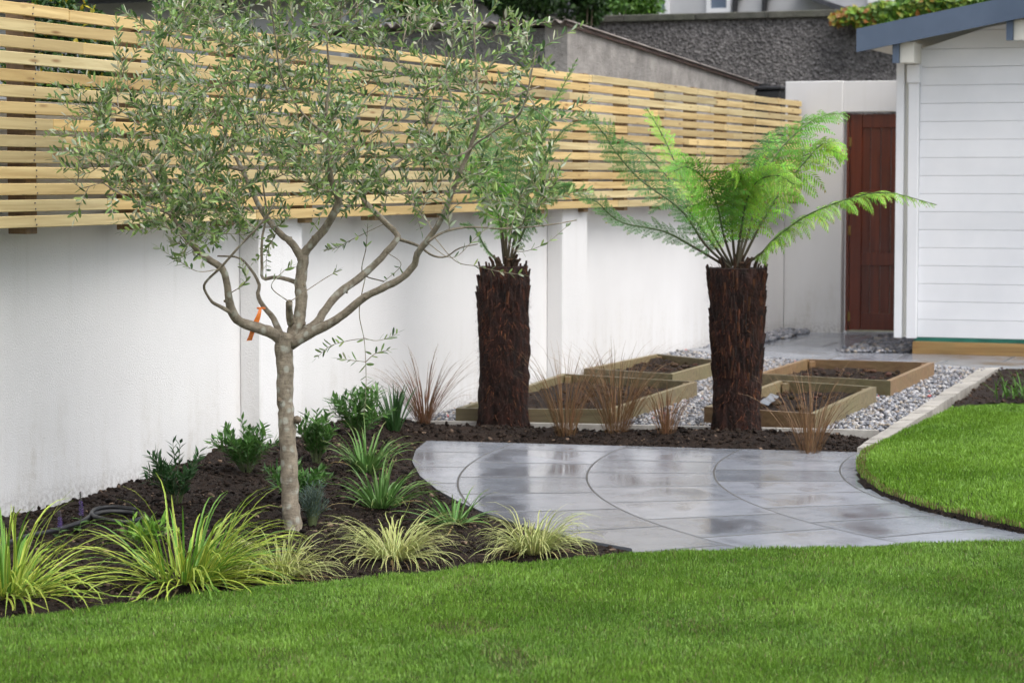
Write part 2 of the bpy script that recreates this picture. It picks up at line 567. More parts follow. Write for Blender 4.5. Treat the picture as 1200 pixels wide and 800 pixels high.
# ---- outlines on the ground
lawn_edge = [G(a, b, .035) for a, b in ((-140, 731), (-60, 724), (0, 718), (116, 705), (230, 690), (298, 683), (400, 673),
             (500, 665), (555, 657), (674, 648), (744, 641), (800, 639), (900, 636), (1000, 634), (1100, 631), (1200, 628), (1330, 625), (1650, 618))]
front_lawn = lawn_edge + [Vector((4.4, 3.5, 0)), Vector((-3.4, 3.5, 0))]
rl_low = [G(a, b, 0) for a, b in ((1021, 529), (1010, 536), (1004, 545), (1003, 556), (1009, 568), (1031, 581), (1077, 598),
          (1122, 609), (1175, 621), (1200, 626), (1330, 640), (1650, 660))]
rl_top = [G(a, b, .02) for a, b in ((1650, 452), (1330, 467), (1200, 475), (1115, 480))]
right_lawn = rl_low + rl_top
patio_left = [G(a, b) for a, b in ((500, 516), (487, 527), (483, 540), (492, 557), (512, 573), (535, 586), (570, 601),
              (605, 613), (640, 622), (690, 633), (740, 642))]
patio_poly = patio_left + [p - Vector((0, .08, 0)) for p in lawn_edge[10:]] + [Vector((3.3, 10.3, 0))] + \
    [p + Vector((.06, .02, 0)) for p in rl_low[:10][::-1]] + [G(1004, 529.5)]

# ---- ground sheet to the horizon
g = MB()
g.add([(-400, -60, -.06), (400, -60, -.06), (400, 600, -.06), (-400, 600, -.06)], [(0, 1, 2, 3)])
tag(g.build('ground', 'earth'), kind='structure')

b = MB(); b.prism([tuple(p[:2]) for p in patio_poly], -.05, 0)
o = b.build('patio', 'patio', origin=RING_C)
tag(o, kind='structure')

# path by the summer house and gate
pp = [G(765, 417, .05), G(836, 419, .03), G(940, 424, .01), G(1180, 433), G(1500, 446), G(1500, 417), G(986, 413.5), G(1037, 393), G(1060, 389),
      G(952, 388), G(895, 402), G(832, 407, .04), G(780, 409, .06)]
b = MB()
n = len(pp)
b.add([p for p in pp] + [Vector((p.x, p.y, -.05)) for p in pp], [tuple(range(n))] + [(i, n + i, n + (i + 1) % n, (i + 1) % n) for i in range(n)])
tag(b.build('path', 'path'), kind='structure')

# ---- height field sheets
def smooth(a): a = np.clip(a, 0, 1); return a * a * (3 - 2 * a)
def wall_dist(x, y):
    return (x - WA.x) * WN_.x + (y - WA.y) * WN_.y

def field(name, poly, step, hfun, mat, tfun=None, grow=.0, origin=(0, 0, 0)):
    P = np.array([p[:2] for p in poly])
    x0, y0 = P.min(0) - .1; x1, y1 = P.max(0) + .1
    xs = np.arange(x0, x1, step); ys = np.arange(y0, y1, step)
    X, Y = np.meshgrid(xs, ys)
    ins = in_poly(X, Y, poly)
    if grow:
        ins |= poly_dist(X, Y, poly) < grow
    Z = hfun(X, Y)
    q = ins[:-1, :-1] & ins[1:, :-1] & ins[:-1, 1:] & ins[1:, 1:]
    idx = np.arange(X.size).reshape(X.shape)
    fs = np.stack([idx[:-1, :-1][q], idx[:-1, 1:][q], idx[1:, 1:][q], idx[1:, :-1][q]], 1)
    used = np.unique(fs)
    re = np.full(X.size, -1); re[used] = np.arange(len(used))
    co = np.stack([X.ravel()[used], Y.ravel()[used], Z.ravel()[used]], 1)
    t = np.ones((len(co), 3)) if tfun is None else tfun(co[:, 0], co[:, 1])
    return fast_mesh(name, co, re[fs], t, mat, origin)

# planting bed along the wall and round the patio
bed_poly = [wallp(-3.6, .0), wallp(4.22, .0), Vector((-.77, 14.45, 0)), G(1027, 512), G(1004, 531)] + patio_left + lawn_edge[10::-1]
hard_edges = [Vector((-.77, 14.42, 0)), G(1027, 512), G(1004, 531)] + patio_left + lawn_edge[10::-1]
def soil_h(x, y):
    d = poly_dist(x, y, hard_edges, closed=False)
    wd = wall_dist(x, y)
    up = smooth((y - 11.2) / 1.4)
    h = -.012 + (.02 + .03 * up) * smooth(d / .35) + .055 * up * smooth(1 - wd / .7)
    rough = .014 * fnoise(x, y, 5, 3) + .013 * np.abs(fnoise(x, y, 19, 3, 2)) + .006 * fnoise(x, y, 70, 2, 4)
    return h + rough * (.25 + .75 * smooth(d / .15))
o = field('planting_soil', bed_poly, .022, soil_h, 'soil', grow=.03)
tag(o, kind='structure')

# crumbly clods and bark chips on the soil
def ico():
    t = (1 + 5 ** .5) / 2
    v = np.array([(-1, t, 0), (1, t, 0), (-1, -t, 0), (1, -t, 0), (0, -1, t), (0, 1, t), (0, -1, -t), (0, 1, -t), (t, 0, -1), (t, 0, 1), (-t, 0, -1), (-t, 0, 1)], float)
    v /= np.linalg.norm(v[0])
    f = np.array([(0, 11, 5), (0, 5, 1), (0, 1, 7), (0, 7, 10), (0, 10, 11), (1, 5, 9), (5, 11, 4), (11, 10, 2), (10, 7, 6), (7, 1, 8), (3, 9, 4), (3, 4, 2), (3, 2, 6), (3, 6, 8), (3, 8, 9), (4, 9, 5), (2, 4, 11), (6, 2, 10), (8, 6, 7), (9, 8, 1)])
    return v, f
IV, IF = ico()
def scatter_stones(name, xyz, size, squash, cols, mat, rough=.25, origin=(0, 0, 0)):
    n = len(xyz)
    s = size[:, None] * np.stack([rng.uniform(.7, 1.3, n), rng.uniform(.7, 1.3, n), rng.uniform(*squash, n)], 1)
    a, bq, c = rng.uniform(0, 6.28, n), rng.normal(0, .35, n), rng.normal(0, .35, n)
    v = IV[None] * (1 + rng.uniform(-rough, rough, (n, 12, 1))) * s[:, None, :]
    def rot(v, ang, i, j):
        ca, sa = np.cos(ang)[:, None], np.sin(ang)[:, None]
        w = v.copy(); w[:, :, i] = v[:, :, i] * ca - v[:, :, j] * sa; w[:, :, j] = v[:, :, i] * sa + v[:, :, j] * ca
        return w
    v = rot(rot(rot(v, bq, 1, 2), c, 0, 2), a, 0, 1) + xyz[:, None, :]
    f = IF[None] + (np.arange(n) * 12)[:, None, None]
    t = np.repeat(cols, 12, axis=0)
    return fast_mesh(name, v.reshape(-1, 3), f.reshape(-1, 3), t, mat, origin)

def rand_in(poly, n):
    P = np.array([p[:2] for p in poly]); lo, hi = P.min(0), P.max(0)
    X = rng.uniform(lo[0], hi[0], n); Y = rng.uniform(lo[1], hi[1], n)
    k = in_poly(X, Y, poly)
    return X[k], Y[k]

X, Y = rand_in(bed_poly, 46000)
k = (Y > 7.2) & (poly_dist(X, Y, hard_edges, False) > .02)
X, Y = X[k], Y[k]
n = len(X)
sz = rng.gamma(1.5, .0034, n) + .003
sz = np.minimum(sz, .016)
base = np.array([(.016, .0105, .0075)]) * rng.uniform(.4, 1.9, (n, 1))
pale = rng.random(n) < .06
base[pale] = np.array((.16, .115, .085)) * rng.uniform(.6, 1.3, (pale.sum(), 1))
o = scatter_stones('soil_clods', np.stack([X, Y, soil_h(X, Y) + sz * .3], 1), sz, (.4, .8), base, 'clod', .45)
tag(o, kind='stuff')

# ---- lawns
def lawn_h(x, y): return .012 + .007 * fnoise(x, y, 4, 3, 1) + .004 * fnoise(x, y, 13, 2, 5)
def rlawn_h(x, y): return .030 + .008 * fnoise(x, y, 4, 3, 3)
tag(field('lawn_soil', front_lawn, .05, lawn_h, 'lawn_base', grow=.04), kind='structure')
def right_edge(x, y): return rlawn_h(x, y) - .045 * smooth(1 - poly_dist(x, y, rl_low, False) / .03)
tag(field('right_lawn_soil', right_lawn, .025, right_edge, 'soil', grow=.012), kind='structure')

def blades(name, poly, hfun, dens, hgt, wid, colfun, ymin, xmax, lean=.5):
    P = np.array([p[:2] for p in poly]); lo, hi = P.min(0), P.max(0)
    lo[1] = max(lo[1], ymin); hi[0] = min(hi[0], xmax); lo[0] = max(lo[0], -xmax)
    area = (hi[0] - lo[0]) * (hi[1] - lo[1])
    n = int(area * dens)
    X = rng.uniform(lo[0], hi[0], n); Y = rng.uniform(lo[1], hi[1], n)
    k = in_poly(X, Y, poly) & (np.abs(X) < .2143 * Y * 1.2 + .75)
    bare = fnoise(X, Y * .6, 4.5, 4, 9)
    for sy, sx0, sx1, ss in ((8.35, -.6, 1.3, .25), (7.75, -2.0, -.2, -.2), (8.9, -1.2, .2, .1), (7.55, .6, 2.0, .15)):     # seams between rolls of turf
        k &= ~((np.abs(Y - sy - ss * X * .3 - .03 * fnoise(X, Y, 7, 2, 11)) < .014) & (X > sx0) & (X < sx1) & (rng.random(n) < .6))
    k &= ~((bare > .95) & (rng.random(n) < .45))
    X, Y = X[k], Y[k]; n = len(X)
    Z = hfun(X, Y)
    patch = fnoise(X, Y, 2.2, 3, 6)
    tuft = fnoise(X, Y, 16, 2, 2)
    h = hgt * rng.uniform(.45, 1.15, n) * (1 + .14 * patch + .22 * tuft)
    az = rng.uniform(0, 6.28, n)
    comb = fnoise(X, Y, 3.1, 2, 8) * 3.0
    la = rng.uniform(0, lean, n)
    lx = np.cos(az) * la + .15 * np.cos(comb); ly = np.sin(az) * la + .15 * np.sin(comb)
    fa = rng.uniform(0, 6.28, n)
    w = wid * rng.uniform(.6, 1.25, n)
    wx, wy = np.cos(fa) * w, np.sin(fa) * w
    co = np.empty((n, 5, 3))
    co[:, 0] = np.stack([X - wx, Y - wy, Z - .004], 1)
    co[:, 1] = np.stack([X + wx, Y + wy, Z - .004], 1)
    mx, my = X + lx * h * .35, Y + ly * h * .35
    co[:, 2] = np.stack([mx - wx * .8, my - wy * .8, Z + h * .6], 1)
    co[:, 3] = np.stack([mx + wx * .8, my + wy * .8, Z + h * .6], 1)
    co[:, 4] = np.stack([X + lx * h, Y + ly * h, Z + h * (1 - .25 * (lx * lx + ly * ly))], 1)
    b0 = np.arange(n)[:, None] * 5
    f = np.concatenate([b0 + np.array([[0, 1, 3]]), b0 + np.array([[0, 3, 2]]), b0 + np.array([[2, 3, 4]])], 0)
    c = colfun(X, Y, patch, n)
    o = fast_mesh(name, co.reshape(-1, 3), f, np.repeat(c, 5, axis=0), 'blade')
    return tag(o, kind='stuff')

def front_col(X, Y, patch, n):
    u = np.clip(.5 + .55 * patch + .3 * fnoise(X, Y, 8, 3, 7) + rng.normal(0, .3, n), 0, 1)[:, None]
    c = np.array([(.108, .232, .022)]) * (1 - u) + np.array([(.182, .335, .038)]) * u
    dry = (rng.random(n) < .05 + .16 * (fnoise(X, Y, 5, 4, 4) > .7) + .25 * (fnoise(X, Y * .6, 4.5, 4, 9) > .82))
    c[dry] = np.array((.20, .19, .075)) * rng.uniform(.6, 1.2, (dry.sum(), 1))
    return c * rng.uniform(.75, 1.25, (n, 1))
def right_col(X, Y, patch, n):
    u = np.clip(.5 + .4 * patch + rng.normal(0, .3, n), 0, 1)[:, None]
    c = np.array([(.120, .26, .018)]) * (1 - u) + np.array([(.20, .37, .032)]) * u
    lip = (poly_dist(X, Y, rl_low, False) < .05) & (rng.random(n) < .5)
    c[lip] = np.array((.20, .15, .06)) * rng.uniform(.6, 1.1, (lip.sum(), 1))
    return c * rng.uniform(.78, 1.22, (n, 1))
blades('lawn_grass', front_lawn, lawn_h, 31000, .0185, .0014, front_col, 6.2, 3.6, .75)
blades('right_lawn_grass', right_lawn, rlawn_h, 17000, .023, .0020, right_col, 8, 5.2, .7)

# soil strip right of the stone edging
sp = [G(1115, 479.5), G(1330, 466.5), G(1650, 451.5), G(1600, 435), G(1174, 435)]
def soil2(x, y): return .015 + .012 * fnoise(x, y, 7, 3) + .010 * np.abs(fnoise(x, y, 22, 3, 2))
tag(field('right_planting_soil', sp, .03, soil2, 'soil', grow=.02), kind='structure')
X, Y = rand_in(sp, 2600); n = len(X)
sz = np.minimum(rng.gamma(1.6, .004, n) + .004, .016)
tag(scatter_stones('right_soil_clods', np.stack([X, Y, soil2(X, Y) + sz * .3], 1), sz, (.4, .8),
    np.array([(.035, .022, .015)]) * rng.uniform(.5, 1.9, (n, 1)), 'clod', .35), kind='stuff')

# ---- gravel
grav = [Vector((-.77, 14.45, 0)), G(1027, 512), G(1160, 433), G(940, 424), G(836, 418), wallp(10.35, 0)]
def grav_h(x, y): return .004 + .045 * smooth(1 - wall_dist(x, y) / .5) * smooth((y - 15) / 3) + .008 * fnoise(x, y, 6, 2)
tag(field('gravel_bed', grav, .06, grav_h, 'gravel_base', grow=.05), kind='structure')
pal = np.array([(.30, .31, .34), (.44, .44, .46), (.13, .135, .155), (.20, .215, .25), (.40, .345, .28), (.55, .55, .55), (.075, .078, .09), (.31, .25, .20), (.48, .43, .37)])
ZT = .115
def B(px, py, z=ZT):
    p = G(px, py, z); p.z = 0; return p
BEDS = [[B(534, 478), B(716, 479.5), B(817, 446.8), B(659, 437.2)], [B(684, 431.5), B(788, 438.2), B(846, 422.5), B(769, 414.2)],
        [B(825, 477.5), B(955, 486), B(1027, 453.8), B(913, 446)], [B(886, 438.5), B(1043.5, 447), B(1095, 425), B(944, 421)]]
X, Y = rand_in(grav, 52000)
k = np.ones(len(X), bool)
for q in BEDS: k &= ~in_poly(X, Y, q)
X, Y = X[k], Y[k]
n = len(X)
sz = rng.uniform(.007, .0155, n)
cols = pal[rng.choice(len(pal), n, p=[.2, .16, .14, .14, .1, .09, .08, .04, .05])] * rng.uniform(.6, 1.0, (n, 1))
pk = rng.random(n) < .004; cols[pk] = (.45, .10, .10)
tag(scatter_stones('gravel_pebbles', np.stack([X, Y, grav_h(X, Y) + rng.uniform(.002, .014, n)], 1), sz, (.5, .9), cols, 'pebble', .22), kind='stuff')

dark1 = [wallp(10.9, 0), wallp(13.85, 0), G(955, 388), G(895, 401), G(832, 407, .04)]
dark2 = [G(988, 413), G(1038, 393.5), G(1075, 395), G(1068, 413)]
for poly in (dark1, dark2):
    tag(field('slate_bed', poly, .04, lambda x, y: -.004 + 0 * x, 'gravel_base', grow=.12), kind='structure')
cc = []
for poly, nn in ((dark1, 12000), (dark2, 4200)):
    X, Y = rand_in(poly, nn); cc.append(np.stack([X, Y], 1))
cc = np.concatenate(cc); n = len(cc)
cc = cc + rng.normal(0, .03, cc.shape)
zz = .002 + .012 * smooth(1 - wall_dist(cc[:, 0], cc[:, 1]) / .5)
cols = pal[rng.choice([2, 3, 6, 0, 1, 4], n, p=[.22, .3, .1, .2, .1, .08])] * rng.uniform(.6, 1.1, (n, 1))
tag(scatter_stones('slate_chippings', np.column_stack([cc, zz + rng.uniform(0, .014, n)]), rng.uniform(.012, .03, n), (.5, .9), cols, 'pebble', .25), kind='stuff')

# ---- stone edging strips
b = MB()
La, Lb, Ra, Rb = G(1004, 530), G(1149, 435), G(1022, 530), G(1172, 434)
m_ = 26
for i in range(m_):
    u0, u1 = i / m_ + .0012, (i + 1) / m_ - .0012
    sh = random.uniform(.82, 1.12); zt = .028 + random.uniform(-.003, .004)
    q = [La.lerp(Lb, u0), Ra.lerp(Rb, u0), Ra.lerp(Rb, u1), La.lerp(Lb, u1)]
    for q2 in q: q2 += Vector((random.uniform(-.003, .003), 0, 0))
    b.prism([tuple(p[:2]) for p in q], -.04, zt, 0, (sh, sh * .99, sh * .97))
tag(b.build('stone_edging', 'grey_stone'), kind='structure')
b = MB()
e0, e1 = Vector((-.80, 14.47, 0)), G(1030, 512)
for i in range(5):
    p, q = e0.lerp(e1, i / 5 + .001), e0.lerp(e1, (i + 1) / 5 - .001)
    dv = Vector((0, .025, 0))
    b.prism([tuple((p - dv)[:2]), tuple((q - dv)[:2]), tuple((q + dv)[:2]), tuple((p + dv)[:2])], -.04, .042, 0, (1.15,) * 3)
tag(b.build('kerb_edging', 'grey_stone'), kind='structure')
b = MB()
pts = catmull([p + Vector((0, .012, 0)) for p in lawn_edge[:11]], 60)
for i in range(59):
    p, q = pts[i], pts[i + 1]
    dv = Vector((0, .013, 0))
    b.prism([tuple((p - dv)[:2]), tuple((q - dv)[:2]), tuple((q + dv)[:2]), tuple((p + dv)[:2])], -.04, .004, 0, (.55,) * 3)
tag(b.build('lawn_edging', 'grey_stone'), kind='structure')

# ================================================================ WALLS AND FENCE
RZ = math.pi / 2 - TH            # local x along the wall, local -y into the garden
w = thing('garden_wall', WA, 'long white rendered garden wall with square piers below the slatted fence', 'wall', rotz=RZ)
b = MB(); b.box(-7, 13.95, 0, .2, -.1, 1.85)
b.build('wall', 'render', w, local=True)
for t0, t1 in ((2.28, 2.80), (7.06, 7.60)):
    b = MB(); b.box(t0, t1, -.12, -.001, -.1, 1.30, bev=.006)
    b.build('pier', 'render', w, local=True)

fz0, fz1, rows = 1.288, 2.272, 14
f = thing('slatted_fence', WA, 'new pine fence of horizontal slats fixed above the white wall', 'fence', rotz=RZ)
b = MB()
pitch = (fz1 - fz0) / rows
for r in range(rows):
    zc = fz0 + pitch * r
    t = -5 + random.uniform(-1.5, 0)
    off = 0
    while t < 13.82:
        L = random.choice((1.8, 2.4, 3.0, 3.6))
        e = min(t + L, 13.82)
        sh = random.choice((.74, .84, .92, .98, 1.04, 1.12))
        warm = random.uniform(-.09, .09)
        tt = (sh * (1 + warm), sh, sh * (1 - 1.6 * warm))
        dz = random.uniform(-.003, .003); dy = random.uniform(-.002, .002)
        b.box(t + .0015, e - .0015, -.190 + dy, -.1685 + dy, zc + dz, zc + dz + .0515, 0, tt, bev=.0025)
        t = e
tp = -4.7
while tp < 13.8:                     # two nail heads where each slat crosses a post
    for r in range(rows):
        for dz in (.013, .038):
            zz_ = fz0 + pitch * r + dz + random.uniform(-.002, .002); xx_ = tp + .045 + random.uniform(-.012, .012)
            b.box(xx_ - .0028, xx_ + .0028, -.1932, -.189, zz_ - .0028, zz_ + .0028, 1, (7, 6.5, 6))
    tp += .93
b.build('slats', ['slat', 'dark'], f, local=True)
tp = -4.7
while tp < 13.9:
    b = MB(); b.box(tp, tp + .09, -.168, -.075, 1.262, 2.262, 0, jit((1, 1, 1), .2), bev=.003)
    b.build('post', 'post', f, local=True)
    tp += .93 if tp + .93 < 13.75 or tp > 13.6 else 13.72 - tp

# far wall with the gate
FO = wallp(13.9, 0)
RX = -TH                          # local x to the right, local y away
w = thing('gate_wall', FO, 'cream rendered end wall with a doorway for the brown gate', 'wall', rotz=RX)
b = MB()
b.box(.004, .575, 0, .28, -.1, 2.452, bev=.006)
b.build('pier', 'render_far', w, local=True)
b = MB(); b.box(.577, 1.60, .025, .26, 2.150, 2.448, bev=.004); b.build('lintel', 'render_far', w, local=True)
b = MB(); b.box(1.602, 6, .02, .27, -.1, 2.45); b.build('wall', 'render_far', w, local=True)
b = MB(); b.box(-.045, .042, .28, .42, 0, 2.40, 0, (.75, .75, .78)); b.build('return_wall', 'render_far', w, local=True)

d = thing('garden_gate', FO + WN_ * .60 + WD * .10, 'dark red brown ledged timber gate in the end wall', 'gate', rotz=RX)
DW, DH = .96, 2.13
b = MB()
b.box(.0, .028, -.02, .05, .02, DH + .01)
b.box(DW - .028, DW, -.02, .05, .02, DH + .01)
b.build('frame', 'door', d, local=True)
b = MB()
nb = 9
for i in range(nb):
    x0 = .032 + (DW - .064) * i / nb; x1 = .032 + (DW - .064) * (i + 1) / nb
    b.box(x0 + .003, x1 - .003, .012, .035, .03, DH, 0, jit((1, 1, 1), .12), bev=.003)
b.build('planks', 'door', d, local=True)
b = MB()
b.box(.034, .15, -.012, .011, .03, DH, bev=.004)
b.box(DW - .15, DW - .034, -.012, .011, .03, DH, bev=.004)
for z0, z1 in ((DH - .135, DH), (1.30, 1.40), (.66, .79), (.03, .2)):
    b.box(.151, DW - .151, -.010, .0105, z0 + .002, z1 - .002, bev=.004)
b.build('rails', 'door', d, local=True)
for z in (1.86, 1.0, .16):
    b = MB(); b.box(.022, .05, -.024, -.0125, z - .045, z + .045, bev=.002)
    b.tube([(.03, -.028, z - .045), (.03, -.028, z + .045)], .006, 8)
    b.build('hinge', 'brass', d, local=True)

# ================================================================ SUMMER HOUSE
SO = Vector((3.3, 20.6, 0))
s = thing('summer_house', SO, 'white boarded summer house with a slate blue fascia beside the brown gate', 'summer house', rotz=RX)
def eave(x): return 2.585 + .1845 * (x + .257)         # underside of the roof boards
RIDGE = 2.9
def eave2(x): return eave(x) if x <= RIDGE else 2 * eave(RIDGE) - eave(x)
b = MB()
z = .142; i = 0
while z < 3.2:
    zt = z + .154
    xl = .2
    # each board stops where the sloping roof meets it
    def xs_at(zz):
        return .2 if zz <= eave(.2) else (zz - 2.585) / .1845 - .257
    a0, a1 = xs_at(z), xs_at(zt)
    if a0 > RIDGE: break
    a1 = min(a1, RIDGE)
    c0, c1 = 5.6 - max(0, a0 - .2), 5.6 - max(0, a1 - .2)
    zt2 = min(zt, eave(RIDGE))
    sh = random.uniform(.98, 1.02)
    ch = .0045
    prof = [(.0, z + .0), (.0, zt2 - .004)]
    vs, fs = [], []
    for (yy, zz, xa, xb) in ((ch, z + .001, a0, c0), (0, z + ch, a0, c0), (0, zt2 - ch, a1, c1), (ch, zt2 - .001, a1, c1), (.045, zt2 - .001, a1, c1), (.045, z + .001, a0, c0)):
        vs += [(xa, yy + .02, zz), (max(xb, xa + .01), yy + .02, zz)]
    for kx in range(6):
        p, q = kx * 2, ((kx + 1) % 6) * 2
        fs.append((p, q, q + 1, p + 1))
    fs += [(0, 10, 8, 6, 4, 2), (1, 3, 5, 7, 9, 11)]
    b.add(vs, fs, 0, (sh, sh, sh))
    z = zt; i += 1
b.build('front_boarding', 'paint_white', s, local=True)
b = MB()
zz = .142
while zz < 2.5:
    b.box(.03, .075, .06, 2.5, zz + .001, zz + .152, bev=.004); zz += .154
b.build('side_boarding', 'paint_white', s, local=True)
b = MB(); b.box(0, .068, -.012, .055, .135, 2.575, bev=.004); b.build('corner_board', 'paint_white', s, local=True)
b = MB(); b.box(.07, .108, .03, .06, .14, 2.6); b.build('recess_board', 'paint_cream', s, local=True)
b = MB(); b.box(.110, .197, -.03, .05, .135, 2.318, bev=.004); b.build('corner_post', 'paint_white', s, local=True)
b = MB(); b.box(.098, .205, -.055, .05, 2.320, 2.475, bev=.004); b.build('post_cap', 'paint_white', s, local=True)
for x0, zt in ((.03, 2.655), (.98, 2.825)):
    b = MB(); b.box(x0 + .055, x0 + .175, -.30, .05, zt - .175, zt - .005, bev=.003)
    pu = b.build('purlin', 'paint_cream', s, local=True)
    b = MB(); b.box(x0, x0 + .053, -.335, -.28, zt - .178, zt - .005); b.build('purlin_end', 'fascia', pu, local=True)
# roof: boards below, felt above
def slope_box(b, x0, x1, y0, y1, lo, hi):
    vs = [(x, y, eave2(x) + h) for h in (lo, hi) for y in (y0, y1) for x in (x0, x1)]
    b.add(vs, [(0, 2, 3, 1), (4, 5, 7, 6), (0, 1, 5, 4), (2, 6, 7, 3), (0, 4, 6, 2), (1, 3, 7, 5)])
b = MB()
yy = -.345
while yy < 2.75:
    slope_box(b, -.25, RIDGE, yy + .002, yy + .098, .03, .05); slope_box(b, RIDGE + .001, 6.05, yy + .002, yy + .098, .03, .05); yy += .1
b.build('soffit_boards', 'paint_cream', s, local=True)
b = MB(); slope_box(b, -.26, RIDGE, -.349, 2.76, .051, .17); slope_box(b, RIDGE + .001, 6.06, -.349, 2.76, .051, .17)
b.build('roof', 'roof_felt', s, local=True)
b = MB(); slope_box(b, -.27, RIDGE, -.38, -.351, -.012, .185); slope_box(b, RIDGE + .001, 6.07, -.38, -.351, -.012, .185)
b.build('fascia', 'fascia', s, local=True)
b = MB(); b.box(.16, 5.6, .0, .1, -.02, .108, bev=.004); b.build('timber_base', 'base_timber', s, local=True)
b = MB(); b.box(.17, 5.58, .012, .09, .109, .141); b.build('membrane_strip', 'green_strip', s, local=True)
b = MB(); b.box(.2, 5.6, .03, .30, .11, .1405); b.box(.08, 5.6, 2.4, 2.5, .0, 2.6); b.build('rear_boarding', 'paint_white', s, local=True)

# ================================================================ BEYOND THE WALL
LO = D(665, 100, 20.0); LO.z = 0
s = thing('lean_to', LO, 'weathered grey outbuilding with a corrugated iron roof behind the fence', 'outbuilding', rotz=RX)
b = MB()
b.add([(0, 0, 0), (0, 6.1, 0), (0, 6.1, 2.50), (0, 0, 2.78), (-.2, 0, 0), (-.2, 6.1, 0), (-.2, 6.1, 2.50), (-.2, 0, 2.78)],
      [(0, 1, 2, 3), (7, 6, 5, 4), (0, 3, 7, 4), (1, 5, 6, 2), (3, 2, 6, 7)])
b.build('side_wall', 'old_render', s, local=True)
b = MB(); b.box(-2.0, -.002, .004, .2, 0, 2.755); b.box(-2.2, -2.001, .004, 6, 0, 2.49)
b.build('front_wall', 'lean_dark', s, local=True)
b = MB()
vs, fs = [], []
nx = 240
for i in range(nx + 1):
    x = -2.35 + 2.395 * i / nx
    w_ = .017 * math.sin(x * 2 * math.pi / .095)
    for y, z0 in ((-.12, 2.805), (6.2, 2.51)):
        vs.append((x, y, z0 + w_)); 
    for y, z0 in ((-.12, 2.797), (6.2, 2.502)):
        vs.append((x, y, z0 + w_))
for i in range(nx):
    a = i * 4
    fs += [(a, a + 4, a + 5, a + 1), (a + 2, a + 3, a + 7, a + 6), (a, a + 2, a + 6, a + 4), (a + 1, a + 5, a + 7, a + 3)]
fs += [(0, 1, 3, 2), (nx * 4, nx * 4 + 2, nx * 4 + 3, nx * 4 + 1)]
b.add(vs, fs)
b.build('corrugated_roof', 'roof_iron', s, local=True, smooth=True)
b = MB()
b.add([(.012, -.1, 2.765), (.030, -.1, 2.765), (.012, 6.2, 2.475), (.030, 6.2, 2.475), (.012, -.1, 2.79), (.030, -.1, 2.79), (.012, 6.2, 2.50), (.030, 6.2, 2.50)],
      [(0, 2, 3, 1), (4, 5, 7, 6), (0, 1, 5, 4), (2, 6, 7, 3), (0, 4, 6, 2), (1, 3, 7, 5)], 0, (.32, .2, .16))
b.build('verge_board', 'roof_iron', s, local=True)

p = D(899, 100, 24.6); p.z = 0
s = thing('rain_tank', p, 'black rain tank with a flat lid between the outbuilding and the cream wall', 'tank', rotz=RX)
b = MB(); b.box(-.13, .14, 0, .3, 0, 2.41, bev=.02); b.build('tank_body', 'dark', s, local=True)
b = MB(); b.box(-.14, .15, -.015, .32, 2.412, 2.45, bev=.01); b.tube([(-.07, .12, 2.45), (-.07, .12, 2.48)], .05, 12); b.build('lid', 'dark', s, local=True)

PO = D(820, 100, 29.0); PO.z = 0
s = thing('pebbledash_wall', PO, 'tall dark grey pebbledash wall with a mossy coping behind the garden', 'wall', rotz=RX)
b = MB(); b.box(-4.5, 7.5, 0, .25, -.1, 3.405); b.build('wall', 'pebbledash', s, local=True)
b = MB()
x = -4.55
while x < 7.5:
    b.box(x + .003, x + .897, -.06, .31, 3.408, 3.492, 0, jit((1, 1, 1), .12), bev=.01); x += .9
b.build('coping', 'coping', s, local=True)

def window(parent, x0, x1, z0, z1, y=0, glass='glass', fw=.07, bars=()):
    b = MB()
    b.box(x0, x0 + fw, y - .05, y + .04, z0, z1); b.box(x1 - fw, x1, y - .05, y + .04, z0, z1)
    b.box(x0 + fw, x1 - fw, y - .048, y + .038, z0, z0 + fw); b.box(x0 + fw, x1 - fw, y - .048, y + .038, z1 - fw, z1)
    for xb in bars:
        b.box(xb - .03, xb + .03, y - .046, y + .036, z0 + fw, z1 - fw)
    w_ = b.build('window', 'frame_white', parent, local=True)
    b = MB(); b.box(x0 + fw * .5, x1 - fw * .5, y - .02, y - .004, z0 + fw * .5, z1 - fw * .5)
    b.build('pane', glass, w_, local=True)

HO = D(850, 10, 38); HO.z = 0
s = thing('house', HO, 'pale grey house with white windows and black pipes beyond the pebbledash wall', 'house', rotz=RX)
b = MB(); b.box(-1.0, 9, 0, 6, 0, 6.2); b.build('wall', 'house_wall', s, local=True)
b = MB(); b.add([(-1.3, -.3, 6.2), (9.3, -.3, 6.2), (9.3, 6.3, 6.2), (-1.3, 6.3, 6.2), (-1.3, 3, 8.6), (9.3, 3, 8.6)], [(0, 1, 5, 4), (2, 3, 4, 5), (0, 4, 3), (1, 2, 5), (0, 3, 2, 1)])
b.build('roof', 'slate', s, local=True)
window(s, -.30, .10, 4.12, 5.1)
window(s, -1.15, -.92, 4.08, 5.1, 0, 'glass', .07)
window(s, 2.28, 2.78, 4.2, 5.1)
for xx in (.18, .66):
    b = MB(); b.tube(catmull([(xx + (.14 if xx > .5 else -.1), -.07, 5.2), (xx + .08, -.07, 4.38), (xx, -.07, 4.3), (xx, -.07, 3.2), (xx, -.07, .1)], 24), .045, 8)
    b.build('drainpipe', 'dark', s, local=True, smooth=True)
b = MB()
b.add([(1.2, -.9, 4.42), (2.1, -.9, 4.10), (2.1, 0, 4.10), (1.2, 0, 4.42), (1.2, -.9, 4.36), (2.1, -.9, 4.02), (2.1, 0, 4.02), (1.2, 0, 4.36)],
      [(0, 1, 2, 3), (7, 6, 5, 4), (0, 4, 5, 1), (1, 5, 6, 2), (3, 7, 4, 0), (2, 6, 7, 3)])
b.build('porch_roof', 'slate', s, local=True)

